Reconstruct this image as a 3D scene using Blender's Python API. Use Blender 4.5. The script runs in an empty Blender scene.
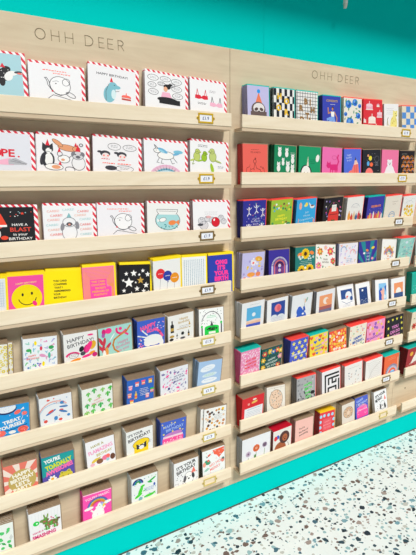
import bpy, bmesh, math, random
from mathutils import Matrix, Vector
sc = bpy.context.scene
col = sc.collection
PI = math.pi

# ------------------------------------------------------------------ materials
def lin(h):
    h = h.lstrip('#')
    v = [int(h[i:i+2], 16)/255 for i in (0, 2, 4)]
    return tuple(c/12.92 if c <= .04045 else ((c+.055)/1.055)**2.4 for c in v) + (1,)

def base_mat(name):
    m = bpy.data.materials.new(name); m.use_nodes = True
    nt = m.node_tree
    return m, nt, nt.nodes['Principled BSDF']

_cache = {}
def flat(hexc, rough=.55, metal=0., name='ink'):
    k = (hexc, rough, metal)
    if k in _cache: return _cache[k]
    m, nt, b = base_mat(name + '_' + hexc.lstrip('#'))
    c = lin(hexc)
    if name in ('ink', 'printed_card', 'card_spine'): c = tuple(x*.94 for x in c[:3]) + (1,)
    n = nt.nodes.new('ShaderNodeTexNoise'); n.inputs['Scale'].default_value = 220
    tc = nt.nodes.new('ShaderNodeTexCoord'); nt.links.new(tc.outputs['Object'], n.inputs['Vector'])
    mx = nt.nodes.new('ShaderNodeMix'); mx.data_type = 'RGBA'
    mx.inputs[6].default_value = tuple(x*.97 for x in c[:3]) + (1,); mx.inputs[7].default_value = c
    nt.links.new(n.outputs['Fac'], mx.inputs[0]); nt.links.new(mx.outputs[2], b.inputs['Base Color'])
    b.inputs['Roughness'].default_value = rough; b.inputs['Metallic'].default_value = metal
    b.inputs['Specular IOR Level'].default_value = .3
    _cache[k] = m
    return m

def wood(name, c0, c1, axis='X', rough=.5):
    m, nt, b = base_mat(name); N, Lk = nt.nodes, nt.links
    tc = N.new('ShaderNodeTexCoord'); mp = N.new('ShaderNodeMapping')
    mp.inputs['Scale'].default_value = (2.2, 30, 30)
    Lk.new(tc.outputs['Object'], mp.inputs['Vector'])
    n1 = N.new('ShaderNodeTexNoise'); n1.inputs['Scale'].default_value = 1.6; n1.inputs['Detail'].default_value = 6
    n1.inputs['Distortion'].default_value = 1.1; Lk.new(mp.outputs[0], n1.inputs['Vector'])
    mp2 = N.new('ShaderNodeMapping'); mp2.inputs['Scale'].default_value = (1.3, 3, 5)
    Lk.new(tc.outputs['Object'], mp2.inputs['Vector'])
    n2 = N.new('ShaderNodeTexNoise'); n2.inputs['Scale'].default_value = 2.2; n2.inputs['Detail'].default_value = 3
    n2.inputs['Distortion'].default_value = 2.5; Lk.new(mp2.outputs[0], n2.inputs['Vector'])
    add = N.new('ShaderNodeMath'); add.operation = 'MULTIPLY_ADD'; add.inputs[1].default_value = .55
    Lk.new(n1.outputs['Fac'], add.inputs[0])
    mu = N.new('ShaderNodeMath'); mu.operation = 'MULTIPLY'; mu.inputs[1].default_value = .5
    Lk.new(n2.outputs['Fac'], mu.inputs[0]); Lk.new(mu.outputs[0], add.inputs[2])
    r = N.new('ShaderNodeValToRGB')
    r.color_ramp.elements[0].position = .3; r.color_ramp.elements[0].color = lin(c0)
    r.color_ramp.elements[1].position = .68; r.color_ramp.elements[1].color = lin(c1)
    Lk.new(add.outputs[0], r.inputs[0]); Lk.new(r.outputs[0], b.inputs['Base Color'])
    bp = N.new('ShaderNodeBump'); bp.inputs['Strength'].default_value = .06; bp.inputs['Distance'].default_value = .002
    Lk.new(n1.outputs['Fac'], bp.inputs['Height']); Lk.new(bp.outputs[0], b.inputs['Normal'])
    b.inputs['Roughness'].default_value = rough; b.inputs['Specular IOR Level'].default_value = .3
    return m

M_PANEL = wood('birch_plywood_panel', '#ccb89b', '#dccbae')
M_LIP_LIT = wood('birch_plywood_lip_lit', '#e4d2b4', '#f2e4cc')  # paler copy of the panel ply, the lips' light put into the colour
M_BOARD_SHADED = wood('birch_plywood_board_shaded', '#c6ae92', '#d8c4a8')  # darker, warmer copy of the ply, under-shelf shade put into the colour

def paint(name, hexc, rough=.5):
    m, nt, b = base_mat(name); N, Lk = nt.nodes, nt.links
    tc = N.new('ShaderNodeTexCoord')
    n = N.new('ShaderNodeTexNoise'); n.inputs['Scale'].default_value = 2.5; n.inputs['Detail'].default_value = 4
    Lk.new(tc.outputs['Object'], n.inputs['Vector'])
    c = lin(hexc); mx = N.new('ShaderNodeMix'); mx.data_type = 'RGBA'
    mx.inputs[6].default_value = tuple(x*.96 for x in c[:3]) + (1,); mx.inputs[7].default_value = c
    Lk.new(n.outputs['Fac'], mx.inputs[0]); Lk.new(mx.outputs[2], b.inputs['Base Color'])
    n3 = N.new('ShaderNodeTexNoise'); n3.inputs['Scale'].default_value = 300
    Lk.new(tc.outputs['Object'], n3.inputs['Vector'])
    bp = N.new('ShaderNodeBump'); bp.inputs['Strength'].default_value = .05; bp.inputs['Distance'].default_value = .001
    Lk.new(n3.outputs['Fac'], bp.inputs['Height']); Lk.new(bp.outputs[0], b.inputs['Normal'])
    b.inputs['Roughness'].default_value = rough
    b.inputs['Specular IOR Level'].default_value = .02
    return m
M_TEAL = paint('turquoise_paint', '#00cbc4', .8)

def terrazzo():
    m, nt, b = base_mat('terrazzo'); N, Lk = nt.nodes, nt.links
    tc = N.new('ShaderNodeTexCoord')
    dn = N.new('ShaderNodeTexNoise'); dn.inputs['Scale'].default_value = 55; dn.inputs['Detail'].default_value = 2
    Lk.new(tc.outputs['Object'], dn.inputs['Vector'])
    vm = N.new('ShaderNodeVectorMath'); vm.operation = 'MULTIPLY_ADD'
    vm.inputs[1].default_value = (.017, .017, .017)
    Lk.new(dn.outputs['Color'], vm.inputs[0]); Lk.new(tc.outputs['Object'], vm.inputs[2])
    prev = None
    bn = N.new('ShaderNodeTexNoise'); bn.inputs['Scale'].default_value = 9; bn.inputs['Detail'].default_value = 3
    Lk.new(tc.outputs['Object'], bn.inputs['Vector'])
    mb = N.new('ShaderNodeMix'); mb.data_type = 'RGBA'
    mb.inputs[6].default_value = lin('#d6dedd'); mb.inputs[7].default_value = lin('#e6eae9')
    Lk.new(bn.outputs['Fac'], mb.inputs[0]); prev = mb.outputs[2]
    for scale, th, keep, off in ((88, .27, .15, 0), (50, .30, .33, 3.3), (32, .30, .26, 7.1)):
        mp = N.new('ShaderNodeMapping'); mp.inputs['Location'].default_value = (off, off*1.7, 0)
        mp.inputs['Scale'].default_value = (1, 1.25, 1); mp.inputs['Rotation'].default_value = (0, 0, off)
        Lk.new(vm.outputs[0], mp.inputs['Vector'])
        v = N.new('ShaderNodeTexVoronoi'); v.voronoi_dimensions = '2D'; v.distance = 'EUCLIDEAN'
        v.inputs['Scale'].default_value = scale; v.inputs['Randomness'].default_value = 1
        Lk.new(mp.outputs[0], v.inputs['Vector'])
        sx = N.new('ShaderNodeSeparateColor'); Lk.new(v.outputs['Color'], sx.inputs[0])
        t = N.new('ShaderNodeMath'); t.operation = 'MULTIPLY_ADD'; t.inputs[1].default_value = th*.9; t.inputs[2].default_value = th*.55
        Lk.new(sx.outputs[1], t.inputs[0])
        lt = N.new('ShaderNodeMath'); lt.operation = 'LESS_THAN'
        Lk.new(v.outputs['Distance'], lt.inputs[0]); Lk.new(t.outputs[0], lt.inputs[1])
        kp = N.new('ShaderNodeMath'); kp.operation = 'LESS_THAN'; kp.inputs[1].default_value = keep
        Lk.new(sx.outputs[0], kp.inputs[0])
        mk = N.new('ShaderNodeMath'); mk.operation = 'MULTIPLY'
        Lk.new(lt.outputs[0], mk.inputs[0]); Lk.new(kp.outputs[0], mk.inputs[1])
        rp = N.new('ShaderNodeValToRGB'); rp.color_ramp.interpolation = 'CONSTANT'
        el = rp.color_ramp.elements
        cols = ['#2a4450', '#6f97a4', '#20303c', '#9a8c86', '#3f6474', '#b7b8b2', '#6d5a54', '#8fb0b4']
        el[0].color = lin(cols[0]); el[1].position = 1/8; el[1].color = lin(cols[1])
        for i in range(2, 8):
            e = el.new(i/8); e.color = lin(cols[i])
        Lk.new(sx.outputs[2], rp.inputs[0])
        mx = N.new('ShaderNodeMix'); mx.data_type = 'RGBA'
        Lk.new(mk.outputs[0], mx.inputs[0]); Lk.new(prev, mx.inputs[6]); Lk.new(rp.outputs[0], mx.inputs[7])
        prev = mx.outputs[2]
    Lk.new(prev, b.inputs['Base Color']); b.inputs['Roughness'].default_value = .35
    b.inputs['Specular IOR Level'].default_value = .3
    return m

def airmail():
    m, nt, b = base_mat('airmail_striped_paper'); N, Lk = nt.nodes, nt.links
    tc = N.new('ShaderNodeTexCoord'); s = N.new('ShaderNodeSeparateXYZ'); Lk.new(tc.outputs['Object'], s.inputs[0])
    a = N.new('ShaderNodeMath'); a.operation = 'MULTIPLY_ADD'; a.inputs[1].default_value = .8
    Lk.new(s.outputs['Z'], a.inputs[0]); Lk.new(s.outputs['X'], a.inputs[2])
    d = N.new('ShaderNodeMath'); d.operation = 'DIVIDE'; d.inputs[1].default_value = .0165; Lk.new(a.outputs[0], d.inputs[0])
    f = N.new('ShaderNodeMath'); f.operation = 'FRACT'; Lk.new(d.outputs[0], f.inputs[0])
    g = N.new('ShaderNodeMath'); g.operation = 'GREATER_THAN'; g.inputs[1].default_value = .5; Lk.new(f.outputs[0], g.inputs[0])
    mx = N.new('ShaderNodeMix'); mx.data_type = 'RGBA'
    mx.inputs[6].default_value = lin('#f3f0f2'); mx.inputs[7].default_value = lin('#dc2440')
    Lk.new(g.outputs[0], mx.inputs[0]); Lk.new(mx.outputs[2], b.inputs['Base Color'])
    b.inputs['Roughness'].default_value = .6
    return m

def kraft():
    m, nt, b = base_mat('kraft_paper'); N, Lk = nt.nodes, nt.links
    tc = N.new('ShaderNodeTexCoord'); n = N.new('ShaderNodeTexNoise')
    n.inputs['Scale'].default_value = 180; n.inputs['Detail'].default_value = 4
    Lk.new(tc.outputs['Object'], n.inputs['Vector'])
    mx = N.new('ShaderNodeMix'); mx.data_type = 'RGBA'
    mx.inputs[6].default_value = lin('#86705a'); mx.inputs[7].default_value = lin('#a48d70')
    Lk.new(n.outputs['Fac'], mx.inputs[0]); Lk.new(mx.outputs[2], b.inputs['Base Color'])
    b.inputs['Roughness'].default_value = .75
    return m
M_AIR = airmail(); M_KRAFT = kraft()
ENV = dict(stripe=M_AIR, kraft=M_KRAFT, yellow=flat('#ffe21c', name='paper'), red=flat('#ff5148', name='paper'),
           teal=flat('#12c2b4', name='paper'), white=flat('#f4f3f1', name='paper'), crimson=flat('#c8102e', name='paper'),
           gold=flat('#f2c81e', name='paper'), green=flat('#1f8a70', name='paper'))

# ------------------------------------------------------------------ mesh helpers
def tag(o, label=None, cat=None, group=None, kind=None):
    if label: o['label'] = label
    if cat: o['category'] = cat
    if group: o['group'] = group
    if kind: o['kind'] = kind
    return o

class MB:
    """collects faces with materials, then links ONE mesh object"""
    def __init__(s): s.v, s.f, s.m, s.mats = [], [], [], []
    def mi(s, mat):
        if mat not in s.mats: s.mats.append(mat)
        return s.mats.index(mat)
    def face(s, pts, mat):
        i = len(s.v); s.v.extend(pts); s.f.append(tuple(range(i, i+len(pts)))); s.m.append(s.mi(mat))
    def box(s, x0, y0, z0, x1, y1, z1, mat):
        i = len(s.v)
        s.v += [(x, y, z) for z in (z0, z1) for y in (y0, y1) for x in (x0, x1)]
        k = s.mi(mat)
        for q in ((0,2,3,1), (4,5,7,6), (0,1,5,4), (2,6,7,3), (0,4,6,2), (1,3,7,5)):
            s.f.append(tuple(i+a for a in q)); s.m.append(k)
    def tube(s, p0, p1, r0, r1, mat, n=20):
        p0, p1 = Vector(p0), Vector(p1); d = (p1-p0).normalized()
        a = d.orthogonal().normalized(); b = d.cross(a); i = len(s.v); k = s.mi(mat)
        for p, r in ((p0, r0), (p1, r1)):
            for j in range(n):
                t = 2*PI*j/n; s.v.append(tuple(p + a*r*math.cos(t) + b*r*math.sin(t)))
        for j in range(n):
            j2 = (j+1) % n; s.f.append((i+j, i+j2, i+n+j2, i+n+j)); s.m.append(k)
        s.f.append(tuple(i+n-1-j for j in range(n))); s.f.append(tuple(i+n+j for j in range(n))); s.m += [k, k]
    def mesh(s, name):
        me = bpy.data.meshes.new(name); me.from_pydata(s.v, [], s.f)
        for m in s.mats: me.materials.append(m)
        for p, k in zip(me.polygons, s.m): p.material_index = k
        me.update(); return me
    def build(s, name, parent=None, loc=(0, 0, 0), bevel=0):
        o = bpy.data.objects.new(name, s.mesh(name)); col.objects.link(o); o.location = loc
        if parent: o.parent = parent
        if bevel:
            bv = o.modifiers.new('bevel', 'BEVEL'); bv.width = bevel; bv.segments = 2; bv.limit_method = 'ANGLE'
        return o

def empty(name, loc):
    o = bpy.data.objects.new(name, None); o.empty_display_size = .03; col.objects.link(o); o.location = loc
    return o

_txt = {}
def text_mesh(t, bold):
    """triangulated outline of a string, centred on x, cap height 1, baseline y 0"""
    k = (t, bold)
    if k in _txt: return _txt[k]
    cu = bpy.data.curves.new('t', 'FONT'); cu.body = t; cu.size = 1; cu.resolution_u = 2
    cu.align_x = 'CENTER'; cu.fill_mode = 'FRONT'; cu.offset = bold
    ob = bpy.data.objects.new('t', cu); me = bpy.data.meshes.new_from_object(ob)
    vs = [(v.co.x/.69, v.co.y/.69) for v in me.vertices]; fs = [tuple(p.vertices) for p in me.polygons]
    bpy.data.objects.remove(ob); bpy.data.curves.remove(cu); bpy.data.meshes.remove(me)
    w = (max(v[0] for v in vs) - min(v[0] for v in vs)) if vs else 1
    cx = (max(v[0] for v in vs) + min(v[0] for v in vs))/2 if vs else 0
    vs = [(x-cx, y) for x, y in vs]
    _txt[k] = (vs, fs, w)
    return _txt[k]

# ------------------------------------------------------------------ printed artwork
INK = dict(wht='#f7f6f4', blk='#17171c', red='#e0243a', coral='#ff6f61', pink='#ff4fa3', hot='#ff2e8e', lpink='#f7b6cf', mag='#d81b7c',
    teal='#12b5a8', mint='#a6ddd2', dteal='#0c6b6b', blue='#1d5fd0', sky='#38a9e8', lblue='#a9d4ea', navy='#1c2a66', ind='#3a33a0',
    per='#5b78e0', lav='#c9c3ea', pur='#6a3fa8', grn='#12a05a', lime='#a8cf3c', bgrn='#18d04c', dgrn='#0f6b4a', yel='#ffe600',
    gold='#c9a24a', mus='#f0b429', org='#ff7a2a', tan='#d9a878', brn='#7a4a2e', crm='#f2e6d2', gry='#8c8c94', lgry='#c4c6cc', dgry='#4a4a52',
    sal='#ff8f7a', dred='#a8142a', skin='#f0b08c', ylg='#c9d926', pale='#e4e6f2', bgrey='#a7b3ae', ora='#ff9a1f')

def clip(poly, x0, x1, y0, y1):
    for ax, lim, sgn in ((0, x0, 1), (0, x1, -1), (1, y0, 1), (1, y1, -1)):
        out = []
        for i in range(len(poly)):
            a, b = poly[i-1], poly[i]
            ina, inb = (a[ax]-lim)*sgn >= 0, (b[ax]-lim)*sgn >= 0
            if ina != inb:
                t = (lim-a[ax])/(b[ax]-a[ax]); out.append((a[0]+t*(b[0]-a[0]), a[1]+t*(b[1]-a[1])))
            if inb: out.append(b)
        poly = out
        if len(poly) < 3: return []
    return poly

class Art:
    """draws on a card front: x 0..100 across, y 0 (top edge) downwards, same unit both ways"""
    def __init__(s, w, h, seed, ys=1):
        s.w, s.h, s.ys, s.H = w, h, ys, h/w*100/ys; s.layer = 0; s.items = []; s.rnd = random.Random(seed)
    def add(s, polys, c, tri=None):
        s.layer += 1; s.items.append((polys, INK.get(c, c), s.layer, tri))
    def up(s): s.layer += 1
    def cl(s, p): return clip(p, .4, 99.6, .4, s.H-.4)
    def P(s, c, *pts): s.add([s.cl(list(pts))], c)
    def R(s, c, x0, y0, x1, y1): s.P(c, (x0, y0), (x1, y0), (x1, y1), (x0, y1))
    def ell(s, cx, cy, rx, ry=None, rot=0, n=18):
        ry = ry or rx; r = math.radians(rot); C, S = math.cos(r), math.sin(r)
        return [(cx+rx*math.cos(t)*C-ry*math.sin(t)*S, cy+rx*math.cos(t)*S+ry*math.sin(t)*C) for t in (2*PI*i/n for i in range(n))]
    def E(s, c, cx, cy, rx, ry=None, rot=0, n=18): s.add([s.cl(s.ell(cx, cy, rx, ry, rot, n))], c)
    def EO(s, c, cx, cy, rx, ry=None, w=1.6, rot=0):
        s.L(c, w, s.ell(cx, cy, rx, ry, rot, 20) + [s.ell(cx, cy, rx, ry, rot, 20)[0]])
    def L(s, c, w, pts):
        q = []
        for (x0, y0), (x1, y1) in zip(pts, pts[1:]):
            d = math.hypot(x1-x0, y1-y0) or 1; ux, uy = (x1-x0)/d, (y1-y0)/d; h = w/2; e = h*.6
            x0, y0, x1, y1 = x0-ux*e, y0-uy*e, x1+ux*e, y1+uy*e
            q.append(s.cl([(x0-uy*h, y0+ux*h), (x1-uy*h, y1+ux*h), (x1+uy*h, y1-ux*h), (x0+uy*h, y0-ux*h)]))
        s.add(q, c)
    def arc(s, c, w, cx, cy, r, a0=180, a1=360, ry=None, n=16):
        ry = ry or r
        s.L(c, w, [(cx+r*math.cos(math.radians(a0+(a1-a0)*i/n)), cy+ry*math.sin(math.radians(a0+(a1-a0)*i/n))) for i in range(n+1)])
    def rainbow(s, cs, w, cx, cy, r, a0=180, a1=360):
        for i, c in enumerate(cs): s.arc(c, w*1.05, cx, cy, r-i*w, a0, a1)
    def star(s, cx, cy, r, n=5, inner=.45, rot=-90):
        return [(cx+(r if i % 2 == 0 else r*inner)*math.cos(math.radians(rot+180*i/n)), cy+(r if i % 2 == 0 else r*inner)*math.sin(math.radians(rot+180*i/n))) for i in range(2*n)]
    def ST(s, c, cx, cy, r, n=5, inner=.45): s.add([s.cl(s.star(cx, cy, r, n, inner))], c)
    def heart(s, cx, cy, r):
        return [(cx+r*.062*16*math.sin(t)**3, cy-r*.062*(13*math.cos(t)-5*math.cos(2*t)-2*math.cos(3*t)-math.cos(4*t))) for t in (2*PI*i/20 for i in range(20))]
    def T(s, c, t, cx, y, size, rot=0, bold=.0, maxw=92):
        """text with cap height size, centred on cx, y = middle of the line"""
        vs, fs, w = text_mesh(t, bold); sx = size if w*size <= maxw else maxw/w
        r = math.radians(rot); C, S = math.cos(r), math.sin(r); pts = []
        for x, y_ in vs:
            px, py = x*sx, -(y_-.5)*size
            pts.append((cx+px*C-py*S, y+px*S+py*C))
        pts = [(min(max(a, .5), 99.5), min(max(b, .5), s.H-.5)) for a, b in pts]
        s.add(pts, c, fs)
    def TL(s, c, lines, cx, y, size, dy, rot=0, bold=.0, maxw=92):
        for i, t in enumerate(lines): s.T(c, t, cx, y+i*dy, size, rot, bold, maxw)
    def bars(s, c, cx, y, w, n, dy, th=1.6):
        """lettering too fine to read: short hand-written strokes"""
        q = []
        for i in range(n):
            x = cx-w/2*s.rnd.uniform(.75, 1); e = cx+w/2*s.rnd.uniform(.75, 1)
            while x < e:
                l = s.rnd.uniform(2, 6); yy = y+i*dy+s.rnd.uniform(-.4, .4)
                q.append(s.cl([(x, yy), (min(x+l, e), yy-.5), (min(x+l, e), yy+th-.5), (x, yy+th)])); x += l+1.3
        s.add(q, c)
    def shape(s, kind, x, y, r):
        a = s.rnd.uniform(0, 360)
        if kind == 'dot': return [s.ell(x, y, r, r, 0, 12)]
        if kind == 'oval': return [s.ell(x, y, r, r*.5, a, 12)]
        if kind == 'star': return [s.star(x, y, r)]
        if kind == 'heart': return [s.heart(x, y, r)]
        if kind == 'leaf':
            A = math.radians(a); u, v = (math.cos(A), math.sin(A)), (-math.sin(A), math.cos(A))
            return [[(x-u[0]*r, y-u[1]*r), (x+v[0]*r*.4, y+v[1]*r*.4), (x+u[0]*r, y+u[1]*r), (x-v[0]*r*.4, y-v[1]*r*.4)]]
        if kind == 'flower': return [s.ell(x+r*.6*math.cos(t), y+r*.6*math.sin(t), r*.45, r*.45, 0, 10) for t in (2*PI*i/5 for i in range(5))]
        if kind == 'curl': return [s.ell(x, y, r, r*.28, a, 10), s.ell(x+r*.5, y-r*.4, r*.5, r*.25, a+60, 8)]
        if kind == 'cactus': return [s.ell(x, y, r*.35, r, 0, 12), s.ell(x-r*.55, y-r*.2, r*.2, r*.5, 20, 10), s.ell(x+r*.55, y-r*.35, r*.2, r*.5, -20, 10)]
        if kind == 'sq': return [[(x-r, y-r), (x+r, y-r), (x+r, y+r), (x-r, y+r)]]
    def SC(s, cs, kind, n, r, x0=4, y0=4, x1=96, y1=92, avoid=None):
        """spaced scatter of motifs, one colour per motif"""
        pts = []; tries = 0
        while len(pts) < n and tries < n*40:
            tries += 1
            x, y = s.rnd.uniform(x0, x1), s.rnd.uniform(y0, y1)
            if avoid and avoid[0] < x < avoid[2] and avoid[1] < y < avoid[3]: continue
            if all(math.hypot(x-a, y-b) > r*1.9 for a, b in pts): pts.append((x, y))
        by = {}
        for i, (x, y) in enumerate(pts):
            by.setdefault(cs[i % len(cs)], []).extend(s.shape(kind, x, y, r*s.rnd.uniform(.8, 1.15)))
        for c, ps in by.items(): s.add([s.cl(p) for p in ps], c)
    def GRID(s, cs, nx, ny, kind, r, x0=8, y0=8, x1=92, y1=92, stag=False):
        by = {}; k = 0
        for j in range(ny):
            for i in range(nx):
                x = x0+(x1-x0)*(i+(.5 if stag and j % 2 else 0))/max(nx-1, 1); y = y0+(y1-y0)*j/max(ny-1, 1)
                by.setdefault(cs[k % len(cs)], []).extend(s.shape(kind, x, y, r)); k += 1
        for c, ps in by.items(): s.add([s.cl(p) for p in ps], c)
    def FL(s, c, cc, cx, cy, r, n=6):
        s.add([s.cl(s.ell(cx+r*.62*math.cos(t), cy+r*.62*math.sin(t), r*.42, r*.3, math.degrees(t), 10)) for t in (2*PI*i/n for i in range(n))], c)
        s.E(cc, cx, cy, r*.38, n=12)
    def hat(s, c, cx, y, w, h): s.P(c, (cx, y-h), (cx+w/2, y), (cx-w/2, y))
    def cake(s, c, c2, cx, y, w, h):
        s.R(c, cx-w/2, y-h*.55, cx+w/2, y); s.E(c2, cx, y-h*.6, w/2, h*.22); s.R(c2, cx-w*.05, y-h*1.15, cx+w*.05, y-h*.6)
    def cat(s, c, cx, y, k, face='blk'):
        s.E(c, cx, y-k*.45, k*.34, k*.5); s.E(c, cx, y-k*1.05, k*.32, k*.27)
        s.P(c, (cx-k*.3, y-k*1.1), (cx-k*.26, y-k*1.5), (cx-k*.02, y-k*1.25)); s.P(c, (cx+k*.3, y-k*1.1), (cx+k*.26, y-k*1.5), (cx+k*.02, y-k*1.25))
        s.E(face, cx-k*.11, y-k*1.07, k*.045, n=8); s.E(face, cx+k*.11, y-k*1.07, k*.045, n=8)
    def bottle(s, c, c2, cx, y, h):
        s.R(c, cx-h*.14, y-h*.6, cx+h*.14, y); s.E(c, cx, y-h*.6, h*.14, h*.12); s.R(c, cx-h*.05, y-h, cx+h*.05, y-h*.6)
        s.R(c2, cx-h*.14, y-h*.4, cx+h*.14, y-h*.15)

# ------------------------------------------------------------------ one function per printed design
D = {}
def design(name, desc, bg, env, spine=None):  # spine: often a darker tone of the front, side shade put into its colour
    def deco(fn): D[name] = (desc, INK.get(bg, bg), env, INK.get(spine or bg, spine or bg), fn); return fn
    return deco

def doodle(a):
    a.bars('coral', 46, 15, 52, 1, 4, 2); a.bars('coral', 62, 21, 34, 1, 4, 2)
    a.E('#f7f6f8', 58, 50, 20, 22); a.EO('dgry', 58, 50, 20, 22, 1.2); a.L('dgry', 1.2, [(41, 62), (35, 52), (33, 40), (29, 35)]); a.L('dgry', 1.2, [(47, 68), (40, 58), (37, 42), (33, 34), (29, 35)])
    a.EO('dgry', 70, 40, 7, 9, 1, 20); a.E('blk', 50, 46, 1.4); a.L('gry', .9, [(44, 42), (52, 39), (56, 41)]); a.E('red', 43, 65, 2)
    a.L('dgry', 1.2, [(48, 70), (58, 74), (74, 66)]); a.EO('dgry', 78, 70, 10, 5, 1.2, 30); a.L('dgry', 1.1, [(34, 84), (44, 74), (62, 78), (88, 84)])
@design('penguin', 'pale blue card with black bird in red hat', '#add6e0', 'stripe')
def _(a):
    a.E('blk', 66, 52, 13, 17, 15); a.E('wht', 73, 57, 8, 11, 20); a.E('blk', 70, 38, 8, 7); a.E('wht', 80, 48, 10, 6, -10); a.hat('red', 63, 35, 10, 11)
    a.E('dgry', 92, 44, 8, 3, -10); a.E('coral', 95, 47, 5, 2.2); a.E('blk', 60, 70, 6, 12); a.SC(['wht'], 'dot', 10, 1, 55, 35, 78, 66)
@design('snoop', 'white card with line-drawn waving trunked animal', '#f3f2f5', 'stripe', '#e9e2e4')
def _(a): doodle(a)
@design('snoopb', 'white line-drawn trunked animal card', '#f1eff4', 'stripe', '#dfd6da')
def _(a): doodle(a)
@design('dino_cake', 'white birthday card with teal dinosaur and red cake', '#f2f0f3', 'stripe')
def _(a):
    a.T('dgry', 'HAPPY BIRTHDAY!', 50, 19, 5.5, 0, .015); a.E('#7fc0cf', 44, 66, 13, 22, 8); a.E('#7fc0cf', 51, 45, 9, 10); a.E('#7fc0cf', 58, 47, 9, 5)
    a.hat('red', 48, 36, 7, 13); a.E('blk', 54, 43, 1.1); a.L('dgry', 1, [(36, 84), (36, 60), (42, 42)]); a.E('#d8eef2', 52, 66, 5, 12); a.L('dgry', .9, [(56, 58), (64, 56)])
    a.cake('#c7463c', 'coral', 79, 76, 20, 16); a.R('wht', 69, 70, 89, 71.5)
@design('thinker', 'white card with woman among many drawn speech bubbles', '#f4f3f5', 'stripe', '#d9d2d4')
def _(a):
    for x, y, r, q in ((20, 16, 13, 8), (50, 15, 13, 7), (78, 18, 13, 8), (17, 36, 10, 7), (78, 38, 13, 8), (20, 55, 12, 8), (80, 58, 13, 8), (40, 30, 9, 5), (66, 30, 8, 5)):
        a.EO('dgry', x, y, r, q, 1); a.bars('gry', x, y-2, r*1.3, 2, 3.4, 1)
    a.E('blk', 54, 36, 9, 7); a.E('blk', 60, 31, 7, 3.5, -20); a.E('skin', 50, 43, 5, 7); a.P('lpink', (38, 68), (42, 52), (60, 52), (66, 68)); a.E('blk', 54, 72, 25, 7); a.R('blk', 34, 70, 86, 84)
@design('bras', 'white card with red and pink bras', '#f5f3f5', 'stripe')
def _(a):
    for c, x, y in (('red', 33, 56), ('lpink', 76, 74)):
        a.L('dgry' if c == 'lpink' else 'red', 1.6, [(x-15, y-2), (x-12, y-24), (x-8, y-4)]); a.L('dgry' if c == 'lpink' else 'red', 1.6, [(x+15, y-2), (x+12, y-24), (x+8, y-4)])
        a.P(c, (x-18, y-6), (x-4, y-6), (x, y-1), (x+4, y-6), (x+18, y-6), (x+19, y+5), (x+8, y+7), (x, y+4), (x-8, y+7), (x-19, y+5))
    a.bars('gry', 66, 32, 20, 2, 4, 1.2); a.bars('dgry', 34, 73, 26, 2, 4, 1.4)
@design('nope', 'pale grey card lettered NOPE in red over lying cat', '#e4e5ee', 'stripe')
def _(a):
    [a.T('red', t, x, 50, 18, 0, .03) for t, x in (('N', 20), ('O', 35), ('P', 50), ('E', 63))]; a.E('red', 76, 58, 2); a.P('lpink', (20, 76), (60, 62), (66, 80), (20, 80)); a.P('#b9b9c0', (56, 66), (70, 62), (92, 74), (90, 78), (56, 79)); a.L('dgry', .8, [(60, 70), (90, 76)]); a.L('dgry', .8, [(64, 66), (80, 72)])
@design('petparty', 'white card of party-hatted cats and dogs', '#f3f1f4', 'stripe')
def _(a):
    a.E('#2e2e36', 22, 66, 13, 19); a.E('wht', 24, 66, 8, 16); a.E('#2e2e36', 22, 40, 11, 10); a.P('#2e2e36', (11, 40), (12, 24), (21, 33)); a.P('#2e2e36', (33, 40), (32, 24), (23, 33)); a.E('wht', 24, 44, 6, 7); a.E('#2e2e36', 12, 66, 5, 16, 10); a.E('blk', 19, 39, 1.3); a.E('blk', 27, 39, 1.3); a.EO('dgry', 22, 66, 13, 20, 1); a.hat('red', 22, 31, 9, 16)
    a.E('#e8a177', 62, 33, 20, 8, 8); a.EO('#6a4630', 62, 33, 20, 8, .9, 8); a.E('#e8a177', 42, 22, 13, 5, 40); a.EO('#6a4630', 42, 22, 13, 5, .9, 40); a.E('#e8a177', 80, 34, 8, 7); a.EO('#6a4630', 80, 34, 8, 7, .9); a.hat('red', 79, 27, 7, 10)
    a.E('wht', 54, 62, 12, 10); a.EO('dgry', 54, 62, 12, 10, 1.2); a.EO('dgry', 46, 50, 5, 6, 1.2); a.E('#e8a177', 52, 64, 4, 3); a.hat('red', 45, 45, 7, 13); a.L('dgry', 1.2, [(64, 58), (70, 52)])
    a.E('#efeef0', 84, 70, 14, 18); a.EO('dgry', 84, 70, 14, 18, 1.1); a.E('#d6d5d9', 83, 50, 12, 11); a.EO('dgry', 83, 50, 12, 11, 1.1); a.E('#7d7c84', 73, 46, 4, 6, 20); a.E('#7d7c84', 93, 46, 4, 6, -20); a.E('#6a6970', 83, 54, 5, 4); a.E('blk', 78, 48, 1.4); a.E('blk', 88, 48, 1.4); a.hat('red', 83, 40, 11, 19)
    a.E('wht', 34, 84, 18, 8); a.EO('dgry', 34, 84, 18, 8, 1.1); a.E('#e8a177', 38, 84, 9, 5); a.hat('red', 46, 78, 7, 10); a.EO('dgry', 90, 22, 3.5, 3.5, 1.4); a.EO('dgry', 66, 88, 10, 7, 1.1)
@design('faces', 'white card with two dark-haired girls and speech bubbles', '#f3f1f4', 'stripe', '#c9a9b2')
def _(a):
    for x in (26, 62):
        a.E('#3c3c44', x, 42, 11, 8); a.E('#3c3c44', x-12, 38, 5, 3); a.E('#f3e3e2', x+1, 47, 8, 7); a.E('coral', x-3, 47, 2); a.E('coral', x+6, 47, 2); a.bars('red', x, 55, 20, 1, 3, 2); a.bars('coral', x+6, 65, 32, 1, 3, 2.6)
    a.EO('dgry', 46, 22, 14, 9, .9); a.EO('dgry', 80, 22, 15, 8, .9); a.bars('gry', 46, 19, 17, 2, 4, 1); a.bars('gry', 80, 19, 19, 2, 4, 1)
    a.E('#3c3c44', 38, 78, 13, 6); a.EO('dgry', 68, 78, 20, 8, .9); a.bars('gry', 68, 75, 22, 2, 4, 1)
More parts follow.
